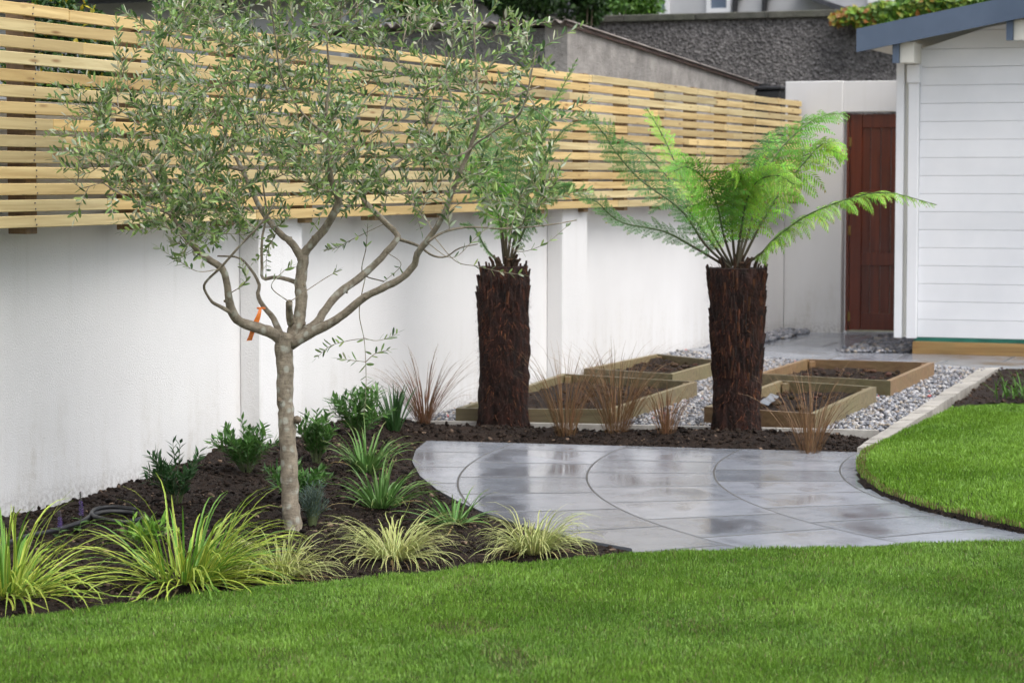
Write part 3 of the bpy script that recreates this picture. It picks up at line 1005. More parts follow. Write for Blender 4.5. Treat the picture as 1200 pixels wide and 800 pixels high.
BO = D(470, 20, 27); BO.z = 0
s = thing('bungalow', BO, 'white bungalow with a dark eave seen behind the olive crown', 'house', rotz=RX)
b = MB(); b.box(-8, 0, 0, 5, 0, 3.62); b.build('wall', 'house_wall', s, local=True)
b = MB(); b.add([(-8.4, -.45, 3.62), (.3, -.45, 3.62), (.3, 5.3, 3.62), (-8.4, 5.3, 3.62), (-8.4, 2.5, 5.4), (.3, 2.5, 5.4)], [(0, 1, 5, 4), (2, 3, 4, 5), (0, 4, 3), (1, 2, 5), (0, 3, 2, 1)])
b.build('roof', 'slate', s, local=True)
b = MB(); b.tube([(-8.4, -.5, 3.58), (.3, -.5, 3.58)], .06, 8); b.build('gutter', 'dark', s, local=True)
b = MB(); b.tube(catmull([(-2.4, -.5, 3.56), (-2.3, -.2, 3.45), (-2.1, -.06, 3.2), (-2.1, -.06, 0)], 16), .04, 8); b.build('drainpipe', 'dark', s, local=True)
window(s, -.72, -.12, 2.2, 3.42, 0, 'curtain', .06, (-.42,))
window(s, -4.2, -3.4, 2.2, 3.4, 0, 'glass', .06, (-3.8,))

# ================================================================ RAISED BEDS
def raised_bed(label, FL, FR, BR, BL, zt, mats, soil_z, rough_side):
    """corners on the ground, in order front-left, front-right, back-right, back-left"""
    c = (FL + FR + BR + BL) / 4; c.z = 0
    r = thing('raised_bed', c, label, 'raised bed', 'timber raised beds on the gravel')
    T = .038
    cs = [FL, FR, BR, BL]
    def inset(i, k):        # corner i moved k inwards
        a = (cs[(i + 1) % 4] - cs[i]).normalized(); b_ = (cs[i - 1] - cs[i]).normalized()
        sn = abs(a.x * b_.y - a.y * b_.x)
        return cs[i] + (a + b_) * (k / sn)
    names = ['front_board', 'side_board', 'back_board', 'side_board']
    for i in range(4):
        p, q = cs[i], cs[(i + 1) % 4]
        pi, qi = inset(i, T), inset((i + 1) % 4, T)
        dv = (q - p).normalized() * .0012
        b = MB()
        sh = random.uniform(.9, 1.12) * (.66 if names[i] != 'side_board' else 1)      # front and back boards: shade on camera-facing sides put into the tint
        poly = [p + dv, q - dv, qi - dv, pi + dv] if i % 2 == 0 else [p + dv, q - dv, qi - dv, pi + dv]
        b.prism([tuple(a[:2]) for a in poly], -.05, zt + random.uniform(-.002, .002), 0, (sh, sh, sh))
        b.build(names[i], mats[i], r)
    for i in range(4):
        k = inset(i, T + .028)
        b = MB(); b.box(k.x - .024, k.x + .024, k.y - .024, k.y + .024, -.02, zt - .012, 0, (.9, .85, .8), bev=.003)
        b.build('corner_post', mats[2], r)
    inn = [inset(i, T + .001) for i in range(4)]
    nu, nv = 26, 36
    b = MB(); vs, fs = [], []
    for j in range(nv + 1):
        for i in range(nu + 1):
            u, v = i / nu, j / nv
            p = inn[0].lerp(inn[1], u).lerp(inn[3].lerp(inn[2], u), v)
            x = np.array([p.x]); y = np.array([p.y])
            h = soil_z + .025 * fnoise(x, y, 5, 3, 3)[0] + .030 * abs(fnoise(x, y, 15, 3, 6)[0]) - .01
            vs.append((p.x, p.y, h))
    for j in range(nv):
        for i in range(nu):
            a = j * (nu + 1) + i
            fs.append((a, a + 1, a + nu + 2, a + nu + 1))
    b.add(vs, fs); b.build('bed_soil', 'soil', r)
    # lumps of soil on top
    b = MB()
    for k in range(90):
        u, v = random.uniform(.06, .94), random.uniform(.05, .95)
        p = inn[0].lerp(inn[1], u).lerp(inn[3].lerp(inn[2], u), v)
        s_ = random.gammavariate(1.6, .007) + .005
        s_ = min(s_, .03)
        vs = [Vector((a[0] * s_ * random.uniform(.7, 1.3), a[1] * s_ * random.uniform(.7, 1.3), a[2] * s_ * .7)) + Vector((p.x, p.y, soil_z + .02)) for a in IV]
        b.add(vs, [tuple(x) for x in IF], 0, jit((.05, .03, .02), .5))
    o = b.build('soil_lumps', 'clod', r); o['kind'] = 'stuff'
    return r

S, SW = 'sleeper', 'sleeper_warm'
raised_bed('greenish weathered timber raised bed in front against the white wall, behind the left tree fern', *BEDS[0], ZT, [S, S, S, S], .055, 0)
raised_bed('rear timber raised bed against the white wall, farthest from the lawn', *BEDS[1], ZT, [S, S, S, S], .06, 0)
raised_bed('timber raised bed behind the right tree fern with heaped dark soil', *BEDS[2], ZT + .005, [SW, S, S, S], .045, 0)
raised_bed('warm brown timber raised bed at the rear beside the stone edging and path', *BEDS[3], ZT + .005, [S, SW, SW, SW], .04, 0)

c = G(897, 464, .09)  # added pale strip standing in for the bright wet inner face of a board
b = MB()
p0, p1 = G(890, 471, .10), G(903, 461, .10)
sd = Vector((.055, .0, -.02))
vs = []
for i in range(9):
    u = i / 8; p = p0.lerp(p1, u) + Vector((0, 0, .004 * math.sin(u * 7)))
    vs += [p, p + sd, p + sd - Vector((0, 0, .003)), p - Vector((0, 0, .003))]
fs = []
for i in range(8):
    for k in range(4):
        fs.append((i * 4 + k, i * 4 + (k + 1) % 4, i * 4 + 4 + (k + 1) % 4, i * 4 + 4 + k))
fs += [(3, 2, 1, 0), (32, 33, 34, 35)]
b.add(vs, fs)
tag(b.build('wet_board_strip', 'sheet', origin=c), 'pale strip added for the bright wet inner face of a raised bed board', 'pale strip')

# ================================================================ LEAVES AND BLADES
UP = Vector((0, 0, 1))
def leaf(b, p, d, nrm, L, W, col, under=None, mi=0, fold=.12, droop=.08):
    d = d.normalized(); s = d.cross(nrm)
    s = s.normalized() if s.length > 1e-5 else d.orthogonal().normalized()
    n_ = s.cross(d)
    q = p + d * L * .5 - n_ * L * droop * .4
    tip = p + d * L - n_ * L * droop
    vs = [p, p + d * L * .28 + s * W * .40 + n_ * W * fold, q + s * W * .5 + n_ * W * fold, tip, q - s * W * .5 + n_ * W * fold, p + d * L * .28 - s * W * .40 + n_ * W * fold, p + d * L * .28, q]
    b.add(vs, [(0, 6, 1), (1, 6, 7, 2), (2, 7, 3), (0, 5, 6), (5, 4, 7, 6), (4, 3, 7)], mi, col)

def blade(b, p, az, L, W, lean, curl, ce, cc, n=7, tip=None, twist=0.0, wave=0):
    """arching strap: ce edge colour, cc centre colour"""
    h = Vector((math.cos(az), math.sin(az), 0)); sd = Vector((-h.y, h.x, 0))
    a = lean; q = Vector(p); st = L / n
    rows_, cols_ = [], []
    for i in range(n + 1):
        u = i / n
        w = W * (min(1, .55 + u * 2.2)) * (1 - u ** 2.6) * .5 + .0004
        t = h * math.sin(a) + UP * math.cos(a)
        nn = h * math.cos(a) - UP * math.sin(a)
        tw = twist * u
        s2 = sd * math.cos(tw) + nn * math.sin(tw)
        n2 = nn * math.cos(tw) - sd * math.sin(tw)
        rows_ += [q + s2 * w, q + n2 * w * .45, q - s2 * w]
        k = .62 + .38 * min(1, u * 2.5)
        e2 = tuple(x * (1 if tip is None else 1) * 1 for x in ce)
        if tip is not None and u > .72:
            m = (u - .72) / .28
            e2 = tuple(x * (1 - m) + y * m for x, y in zip(ce, tip)); c2 = tuple(x * (1 - m) + y * m for x, y in zip(cc, tip))
        else:
            c2 = cc
        cols_ += [e2, c2, e2]
        q = q + t * st
        a += curl * st / L * (0.15 + 2.5 * u * u)
        if q.z < .02 and a > 1.6: a = 1.6
        if wave: az2 = wave * math.sin(u * 5); h = Vector((math.cos(az + az2), math.sin(az + az2), 0)); sd = Vector((-h.y, h.x, 0))
    fs = []
    for i in range(n):
        k = i * 3
        fs += [(k, k + 1, k + 4, k + 3), (k + 1, k + 2, k + 5, k + 4)]
    b.add(rows_, fs, 0, cols_)

def soil_at(p):
    return float(soil_h(np.array([p.x]), np.array([p.y]))[0])

def base_pt(px, py):
    p = G(px, py, .03); p.z = soil_at(p) - .006
    return p

def grass(name, label, cat, px, py, n, L, W, lean, curl, ce, cc, group=None, tip=None, rb=.05, mat='blade', az_bias=None, twist=.6, wave=0, vary=.25, lean_lo=0.02):
    p = base_pt(px, py)
    b = MB()
    for i in range(n):
        az = random.uniform(0, 6.283)
        if az_bias is not None and random.random() < az_bias[1]:
            az = az_bias[0] + random.gauss(0, .8)
        r = rb * math.sqrt(random.random())
        q = p + Vector((math.cos(az), math.sin(az), 0)) * r
        k = random.random()
        if name in ('golden_grass', 'striped_sedge', 'strap_lily') and random.random() < .06:      # withered blades
            blade(b, q, az, L * random.uniform(.5, .9), W * .7, lean_lo + lean * 1.05, curl * 1.1, jit((.34, .25, .11), .3), jit((.26, .18, .08), .3), 8, None, random.uniform(-1, 1))
            continue
        if name == 'golden_grass' and random.random() < .22:
            blade(b, q, az, L * random.uniform(.5, .95), W * .9, lean_lo + lean * k, curl * random.uniform(.6, 1.1), jit((.15, .31, .04), .2), jit((.11, .26, .03), .2), 8, None, random.uniform(-twist, twist))
            continue
        blade(b, q, az + random.gauss(0, .25), L * random.uniform(.55, 1.08), W * random.uniform(.7, 1.15),
              lean_lo + lean * k ** .65, curl * random.uniform(.5, 1.2), jit(ce, vary), jit(cc, vary), 8, tip, random.uniform(-twist, twist), wave and random.uniform(-wave, wave))
    o = b.build(name, mat, origin=p)
    return tag(o, label, cat, group)

GY = 'golden variegated grasses in the border'
Y1, Y2 = (.56, .58, .10), (.12, .29, .03)
grass('golden_grass', 'large golden striped grass clump at the left end of the border beside the lawn', 'ornamental grass', 8, 690, 230, .47, .0092, 1.3, 2.2, Y1, Y2, GY, rb=.10, wave=.3, lean_lo=.12)
grass('golden_grass', 'large golden striped grass clump left of the olive trunk, biggest in the border', 'ornamental grass', 216, 674, 310, .435, .0090, 1.4, 2.2, Y1, Y2, GY, rb=.13, az_bias=(.0, .42), wave=.3, lean_lo=.12)
CG = 'small cream striped sedges along the lawn edge'
C1, C2 = (.62, .60, .27), (.22, .31, .07)
grass('striped_sedge', 'small cream striped sedge tuft at the foot of the big golden grass', 'sedge', 330, 668, 220, .29, .0046, .95, 2.9, C1, C2, CG, rb=.04, wave=.5, lean_lo=.3)
grass('striped_sedge', 'cream striped sedge mound right of the olive trunk on the bare soil', 'sedge', 460, 650, 270, .33, .0048, .95, 3.0, C1, C2, CG, rb=.05, wave=.5, lean_lo=.3)
grass('striped_sedge', 'cream striped sedge mound touching the wet patio, nearest the lawn corner', 'sedge', 625, 642, 250, .30, .0047, .95, 3.0, C1, C2, CG, rb=.045, wave=.5, lean_lo=.3)
LG = 'green strap leaved lilies in the border'
L1, L2 = (.15, .29, .075), (.10, .22, .05)
grass('strap_lily', 'upper green strap leaved clump beneath the leafy shrub by the wall', 'lily', 430, 550, 80, .31, .011, 1.05, 2.0, L1, L2, LG, rb=.05, tip=(.2, .22, .06))
grass('strap_lily', 'larger green strap leaved clump above the cream striped sedge mound', 'lily', 446, 590, 95, .29, .0115, 1.1, 2.0, L1, L2, LG, rb=.05, tip=(.2, .22, .06))
grass('strap_lily', 'low sprawling green strap leaved clump beside the left curve of the patio', 'lily', 533, 612, 52, .28, .0105, 1.45, 1.7, L1, L2, LG, rb=.04, tip=(.25, .22, .06))
grass('strap_lily', 'dark upright strap leaved clump at the soil top by the white wall', 'lily', 462, 510, 46, .30, .016, .55, .9, (.04, .11, .03), (.035, .09, .022), LG, rb=.03)
BG = 'bronze hair grasses round the raised beds'
B1, B2 = (.19, .095, .05), (.13, .066, .034)
B3, B4 = (.215, .125, .055), (.14, .072, .03)
def bronze(label, px, py, n, L, lean, ce, cc, rb, curl=.75):
    return grass('bronze_grass', label, 'ornamental grass', px, py, n, L, .0038, lean, curl, ce, cc, BG, tip=(.30, .20, .11), rb=rb, mat='hay', wave=.25, vary=.35)
bronze('reddish bronze grass tuft by the white wall left of the first tree fern', 497, 503, 115, .50, .7, B1, B2, .04, 1.3)
bronze('tall bronze grass tuft just right of the left tree fern trunk', 663, 509, 90, .58, .45, B3, B4, .06, 1.35)
bronze('wide tall bronze grass tuft in the middle of the fern strip', 722, 508, 130, .60, .60, B3, B4, .075, 1.35)
bronze('short reddish bronze grass tuft between the middle tuft and the right tree fern', 781, 511, 70, .34, .5, B1, B3, .055, 1.2)
bronze('bronze grass tuft right of the right tree fern beside the stone edging', 948, 524, 95, .54, .55, B3, B4, .06, 1.3)

def shrub(name, label, cat, px, py, n_st, H, spread, LL, LW, c0, c1, group=None, per=16, twist=0, up=.6):
    p = base_pt(px, py)
    r = thing(name, p, label, cat, group)
    st, lf = MB(), MB()
    for i in range(n_st):
        az = random.uniform(0, 6.28); rr = math.sqrt(random.random())
        top = p + Vector((math.cos(az) * spread * rr, math.sin(az) * spread * rr, H * random.uniform(.6, 1.05) * (1 - .35 * rr * rr)))
        mid = p.lerp(top, .5) + Vector((0, 0, H * .08))
        pts = catmull([p + Vector((math.cos(az), math.sin(az), 0)) * .015, mid, top], 10)
        st.tube(pts, [.003 * (1 - .6 * k / 9) for k in range(10)], 4, 0, (.10, .13, .05))
        for k in range(per):
            u = .2 + .8 * k / (per - 1)
            q = pts[min(9, int(u * 9))].lerp(pts[min(9, int(u * 9) + 1)], u * 9 - int(u * 9))
            tg = (pts[min(9, int(u * 9) + 1)] - pts[max(0, int(u * 9) - 1)]).normalized()
            a2 = k * 2.4 + random.uniform(-.4, .4)
            o1 = tg.orthogonal().normalized(); o2 = tg.cross(o1)
            d = (o1 * math.cos(a2) + o2 * math.sin(a2)) * (1 - up * .6) + tg * up + UP * .15
            mix = random.random() * (.5 + .5 * u)
            col = tuple(a * (1 - mix) + b_ * mix for a, b_ in zip(c0, c1))
            leaf(lf, q, d, UP + Vector((random.uniform(-.5, .5), random.uniform(-.5, .5), 0)), LL * random.uniform(.65, 1.1), LW * random.uniform(.8, 1.1), jit(col, .15))
    st.build('stems', 'stem', r)
    lf.build('leaves', 'leaf', r)
    return r
SG = 'young evergreen shrubs along the white wall'
D0, D1 = (.045, .125, .028), (.12, .26, .055)
shrub('evergreen_shrub', 'small dark green shrub by the wall behind the golden grasses', 'shrub', 208, 588, 22, .29, .15, .060, .015, (.025, .075, .022), (.06, .16, .045), SG)
shrub('evergreen_shrub', 'bushy green shrub by the wall pier left of the olive trunk', 'shrub', 289, 556, 34, .26, .18, .058, .017, D0, D1, SG)
shrub('evergreen_shrub', 'upright green shrub by the wall just right of the olive trunk', 'shrub', 371, 545, 28, .28, .12, .058, .017, D0, D1, SG)
shrub('evergreen_shrub', 'low bright green shrub partly hidden behind the olive trunk', 'shrub', 345, 584, 26, .18, .19, .058, .016, D0, (.10, .24, .045), SG)
shrub('evergreen_shrub', 'broad leafy shrub against the wall above the strap leaved clumps', 'shrub', 421, 520, 38, .29, .20, .064, .018, D0, D1, SG)
shrub('lavender_plant', 'small grey green lavender plant at the foot of the olive trunk', 'lavender', 366, 614, 40, .19, .075, .036, .004, (.07, .12, .095), (.15, .21, .18), None, 22, 0, .75)
shrub('seedling_plant', 'light green leafy young plant between the two golden grasses', 'plant', 166, 640, 12, .13, .10, .075, .016, (.10, .24, .03), (.2, .36, .05), None, 9)
p = G(1197, 466, .03)
b = MB()
for i in range(60):
    blade(b, p + Vector((random.gauss(0, .08), random.gauss(0, .1), 0)), random.uniform(0, 6.28), random.uniform(.12, .24), .009, random.uniform(.1, .9), 1.2, jit((.10, .24, .03), .2), jit((.08, .2, .025), .2), 6)
tag(b.build('leafy_plant', 'blade', origin=p), 'small bright green plant in the soil right of the stone edging', 'plant')

def spike(px, py, H, label):
    p = base_pt(px, py)
    r = thing('flower_spike', p, label, 'flower', 'purple flower spikes by the irrigation pipe')
    b = MB()
    pts = catmull([p, p + Vector((.008, 0, H * .5)), p + Vector((.004, .01, H))], 12)
    b.tube(pts, .0022, 5, 0, (.09, .12, .06)); b.build('stem', 'stem', r)
    b = MB()
    for k in range(46):
        u = .45 + .55 * k / 45
        q = pts[int(u * 11)]
        q = pts[int(u * 11)].lerp(pts[min(11, int(u * 11) + 1)], u * 11 - int(u * 11))
        a = k * 2.4
        col = (.22, .13, .46) if u < .8 else (.13, .10, .12)
        leaf(b, q, Vector((math.cos(a), math.sin(a), .5)), UP, .017 * (1.25 - .6 * u), .012, jit(col, .25))
    b.build('petals', 'leaf', r)
    b = MB()
    for k in range(9):
        a = k * 2.4
        leaf(b, pts[k % 5], Vector((math.cos(a), math.sin(a), .35)), UP, .045, .018, jit((.09, .2, .04), .2))
    b.build('leaves', 'leaf', r)
spike(93, 618, .18, 'taller purple flower spike at the wall foot beside the black pipe')
spike(68, 622, .12, 'shorter faded purple flower spike near the left golden grass')

hp = [base_pt(a, c_) + Vector((0, 0, .022)) for a, c_ in ((-60, 668), (20, 632), (60, 620), (95, 613), (108, 606), (125, 604), (150, 603), (172, 606))]
b = MB(); b.tube(catmull(hp, 60), .011, 8)
hp2 = [base_pt(a, c_) + Vector((0, 0, .03)) for a, c_ in ((172, 608), (150, 612), (122, 612), (108, 607), (112, 602), (130, 600), (160, 601))]
b.tube(catmull(hp2, 40), .010, 8)
tag(b.build('irrigation_pipe', 'dark', smooth=True, origin=hp[3]), 'black irrigation pipe looped on the soil along the white wall', 'pipe')

# ================================================================ TREE FERNS
def frond(parent, pts, Lmax, col, side_hint, n=27, start=.16, droop=.35, sparse=1.0):
    P = catmull(pts, 60)
    b = MB()
    rad = [.0078 * (1 - .84 * i / 59) + .0008 for i in range(60)]
    st = [(.06, .10, .025) if i > 12 else (.05, .04, .018) for i in range(60) for k in range(6)]
    b.tube(P, rad, 6, 0, st)
    start *= .48
    for i in range(n):
        u = start + (1 - start) * (i + .3) / n
        x = u * 59; k = min(58, int(x)); q = P[k].lerp(P[k + 1], x - k)
        tg = (P[min(59, k + 2)] - P[max(0, k - 1)]).normalized()
        up = (side_hint - tg * side_hint.dot(tg))
        up = up.normalized() if up.length > .05 else tg.orthogonal().normalized()
        sd = tg.cross(up).normalized()
        v = (u - start) / (1 - start)
        prof = min(1, .36 + 2.2 * v) * (1 - v ** 3.6) ** .8 + .10
        Lp = Lmax * prof
        for sg in (-1, 1):
            ang = 1.0 - .35 * v + random.uniform(-.14, .14)
            d = (sd * sg * math.sin(ang) + tg * math.cos(ang) + up * random.uniform(-.12, .22)).normalized()
            m = max(5, int(12 * prof + 1))
            Ls = Lp * random.uniform(.8, 1.15)
            prev = q.copy()
            cold = jit(col, .2)
            dr = droop * random.uniform(.7, 1.35)
            roll = random.uniform(-.35, .35)
            for j in range(m):
                w = (j + .5) / m
                dd = (d - UP * dr * w * 1.4 + up * .12 * (1 - w)).normalized()
                stp = Ls / m
                nxt = prev + dd * stp
                ps = dd.cross(up)
                ps = ps.normalized() if ps.length > 1e-4 else tg
                pn = ps.cross(dd)
                ps = ps * math.cos(roll) + pn * math.sin(roll)
                pl = Ls * .24 * (1 - w ** 1.8) * (.7 + .3 * min(1, w * 5)) + .005
                pw = stp
                for s2 in (-1, 1):
                    e = (ps * s2 * .85 + dd * .55 - UP * dr * .3 + pn * random.uniform(-.25, .25)).normalized() * pl * random.uniform(.75, 1.2)
                    c2 = tuple(x * (.8 + .45 * w) * random.uniform(.82, 1.18) for x in cold)
                    if w > .75 and random.random() < .10: c2 = jit((.28, .22, .05), .3)
                    t_ = prev + e * .62 - UP * .0015
                    b.add([prev, prev + dd * pw * .50 + e * .30, t_ + dd * pw * .34, prev + e + dd * pw * .1 - UP * dr * .006, t_ - dd * pw * .22, prev + e * .30 - dd * pw * .28],
                          [(0, 1, 2), (0, 2, 4), (2, 3, 4), (0, 4, 5)], 1, c2)
                b.add([prev + up * .0007 + ps * .001, prev + up * .0007 - ps * .001, nxt + up * .0006 - ps * .0005, nxt + up * .0006 + ps * .0005], [(0, 1, 2, 3)], 1, (.11, .19, .045))
                prev = nxt
    return b.build('frond', ['stem', 'fern'], parent)

def fern_trunk(parent, Y, prof, z_lo_flake, stub_from):
    """prof: list of (py, px_left, px_right) from top to base"""
    b = MB()
    rows_ = []
    K = 48; nrow = 60
    pys = [a[0] for a in prof]
    cen, rads = [], []
    for i in range(nrow):
        py = pys[0] + (pys[-1] - pys[0]) * i / (nrow - 1)
        l = np.interp(py, pys, [a[1] for a in prof]); r_ = np.interp(py, pys, [a[2] for a in prof])
        c_ = D((l + r_) / 2, py, Y); rad = (r_ - l) / 2 * Y / F
        cen.append(c_); rads.append(rad)
    vs, fs, ts = [], [], []
    for i in range(nrow):
        for k in range(K):
            a = 2 * math.pi * k / K
            d = Vector((math.cos(a), math.sin(a), 0))
            p = cen[i] + d * rads[i]
            nz = noise.noise(Vector((math.cos(a) * 3.5, math.sin(a) * 3.5, p.z * 5))) * .5 + noise.noise(Vector((math.cos(a) * 11, math.sin(a) * 11, p.z * 14)))
            p = p + d * (nz * .10 + .06 * noise.noise(Vector((math.cos(a) * 1.3, math.sin(a) * 1.3, p.z * 3.1)))) * rads[i]
            vs.append(p)
            up_ = 1 - i / nrow
            c0 = (.027, .0095, .0055)
            kk = .7 + .5 * max(0, nz)
            ts.append(tuple(x * kk for x in c0))
    for i in range(nrow - 1):
        for k in range(K):
            a, b2 = i * K + k, i * K + (k + 1) % K
            fs.append((a, a + K, b2 + K, b2))
    fs.append(tuple(range(K)))
    b.add(vs, fs, 0, ts)
    # fibres and frond-base stubs standing off the surface
    for i in range(3600):
        u = random.random(); x = u * (nrow - 1); k = int(x); a = random.uniform(0, 6.283)
        c_ = cen[k]; rr = rads[k]
        d = Vector((math.cos(a), math.sin(a), 0)); s_ = Vector((-d.y, d.x, 0))
        p = c_ + d * rr * .985
        L = random.uniform(.018, .065); wv = random.uniform(.0012, .0035)
        dr = (UP * random.uniform(-1, .5) + d * random.uniform(.05, .75) + s_ * random.uniform(-.6, .6)).normalized()
        col = random.choice([(.05, .018, .009), (.085, .026, .010), (.03, .012, .008), (.035, .014, .009), (.15, .06, .025)])
        b.add([p - s_ * wv, p + s_ * wv, p + dr * L], [(0, 1, 2)], 0, jit(col, .3))
    for i in range(stub_from[1]):
        u = random.random() ** 1.2 * stub_from[0]; x = u * (nrow - 1); k = int(x); a = random.uniform(0, 6.283)
        c_ = cen[k]; rr = rads[k]
        d = Vector((math.cos(a), math.sin(a), 0)); s_ = Vector((-d.y, d.x, 0))
        p = c_ + d * rr * .99 - UP * .03
        L = random.uniform(.05, .10); wv = random.uniform(.006, .012)
        out_ = random.uniform(.04, .17)
        tp_ = p + UP * L + d * L * out_
        th = .010
        top = c_ + UP * 0
        if tp_.z > cen[0].z + .022 * math.sin(a * 2 + 1) + .012:
            continue
        col = random.choice([(.040, .017, .010), (.028, .013, .009), (.085, .034, .014), (.05, .024, .015), (.018, .010, .008)])
        vs = [p - s_ * wv - d * .006, p + s_ * wv - d * .006, p + d * .006, tp_ - s_ * wv * .75, tp_ + s_ * wv * .75, tp_ + d * th]
        b.add(vs, [(0, 2, 5, 3), (2, 1, 4, 5), (3, 5, 4), (1, 0, 3, 4)], 0, jit(col, .3))
    return b.build('trunk', 'fibre', parent), cen[0], rads[0]

def crown_stubs(parent, c_, rr, n, Hm):
    b = MB()
    for i in range(n):
        a = random.uniform(0, 6.28); r_ = rr * random.uniform(.15, .62)
        d = Vector((math.cos(a), math.sin(a), 0))
        p = c_ + d * r_ - UP * .02
        b.tube([p, p + UP * Hm * .5 + d * .01, p + UP * Hm * random.uniform(.6, 1.1) + d * .03], [.011, .010, .007], 6, 0, jit((.055, .032, .018), .3))
    return b.build('crown_stubs', 'fibre', parent)

def make_fern(label, base, Y, prof, spec, Lmul, stubs):
    bp = D(base[0], base[1], Y); bp.z = 0
    r = thing('tree_fern', bp, label, 'tree fern', 'tree ferns in the strip behind the patio')
    _, c_, rr = fern_trunk(r, Y, prof, 0, stubs)
    crown_stubs(r, c_, rr, 16, .09)
    for pxs, dy, L, col, dr, hint, sp_, start in spec:
        pts = []
        m = len(pxs) - 1
        for i, (a, c2) in enumerate(pxs):
            u = i / m
            pts.append(D(a, c2, Y + dy * u ** 1.3))
        pts[0] = c_ + (pts[0] - c_) * .6 - UP * .01
        frond(r, pts, L * Lmul * 1.22, col, Vector(hint), droop=dr, sparse=sp_, start=start)
    return r
FA, FB, FC = (.135, .335, .034), (.250, .465, .048), (.062, .185, .030)
# px path, depth change, pinna length, colour, droop, surface normal hint, density, start
right = [
 ([(852, 312), (826, 286), (798, 246), (752, 212), (723, 180), (701, 149), (676, 133)], -.25, .12, FC, .25, (.25, -.9, .6), 1, .25),
 ([(848, 311), (812, 289), (777, 271), (727, 260), (698, 236), (672, 228)], -.1, .085, FC, .2, (0, -.75, .8), 1, .22),
 ([(854, 308), (840, 282), (819, 240), (797, 203), (777, 160), (757, 126)], .30, .11, FB, .55, (.35, -.5, .7), 1, .3),
 ([(850, 309), (834, 284), (806, 245), (780, 205), (745, 172), (714, 160)], .65, .12, FC, .5, (.3, -.5, .8), 1, .3),
 ([(857, 306), (848, 275), (840, 240), (828, 212), (806, 196), (790, 200)], -.45, .16, FA, .8, (0, -1, .5), 1, .32),
 ([(861, 308), (868, 272), (876, 232), (890, 211), (912, 206), (931, 216)], -.5, .15, FB, .9, (-.2, -1, .6), 1, .35),
 ([(860, 306), (858, 262), (862, 226), (868, 206), (858, 196)], -.3, .13, FB, .8, (0, -1, .4), 1, .35),
 ([(866, 308), (878, 270), (893, 215), (913, 177), (944, 147), (968, 135), (992, 133)], .45, .16, FA, .6, (-.5, -.7, .6), 1, .28),
 ([(864, 308), (874, 262), (884, 205), (896, 170), (916, 148)], .8, .14, FC, .6, (-.4, -.8, .5), 1, .3),
 ([(868, 308), (890, 266), (914, 226), (944, 189), (967, 168), (988, 182)], .05, .19, FB, 1.0, (-.4, -.5, .8), 1, .36),
 ([(870, 310), (892, 297), (908, 280), (945, 253), (995, 233), (1040, 226), (1098, 240)], -.35, .165, FB, 1.1, (-.1, -.25, 1), 1, .22),
]
make_fern('right tree fern in full view, its flared dark trunk standing before the brown gate', (863, 519), 13.85,
          [(314, 830, 897), (326, 830, 896), (350, 833, 895), (400, 834, 894.5), (430, 836, 892), (470, 836.5, 891), (500, 835, 892), (512, 833, 893), (524, 829, 896)],
          right, 1.0, (.62, 420))
left = [
 ([(590, 305), (584, 250), (570, 200), (548, 160), (520, 128), (500, 120)], .3, .17, FC, .5, (.4, -.7, .6), 1, .3),
 ([(594, 303), (592, 240), (586, 190), (575, 140), (560, 112)], .5, .18, FC, .6, (.2, -1, .5), 1, .3),
 ([(596, 303), (602, 240), (608, 185), (622, 140), (640, 125)], .3, .18, FC, .7, (-.2, -1, .5), 1, .3),
 ([(600, 304), (610, 250), (626, 205), (645, 172), (668, 147), (702, 140)], .1, .10, FC, .4, (-.3, -.4, 1), 1, .26),
 ([(600, 304), (612, 245), (626, 190), (640, 140), (658, 105), (677, 68)], .25, .09, FA, .4, (-.6, -.5, .7), 1, .3),
 ([(602, 306), (614, 270), (630, 240), (650, 222), (672, 218)], -.3, .15, FC, .8, (-.3, -.7, .7), 1, .25),
 ([(586, 307), (570, 292), (556, 268), (540, 262)], -.1, .07, FC, .5, (.2, -.3, 1), 1, .3),
 ([(594, 304), (586, 258), (572, 218), (556, 194), (540, 186)], -.3, .16, FA, .9, (.2, -1, .5), 1, .3),
]
make_fern('left tree fern with a straight dark fibrous trunk, its fronds behind the olive branches', (590, 508), 14.25,
          [(312, 568, 617), (322, 562, 619), (350, 560, 620), (400, 561, 620), (450, 562, 619), (490, 561, 620), (510, 560, 622)],
          left, .72, (.25, 120))

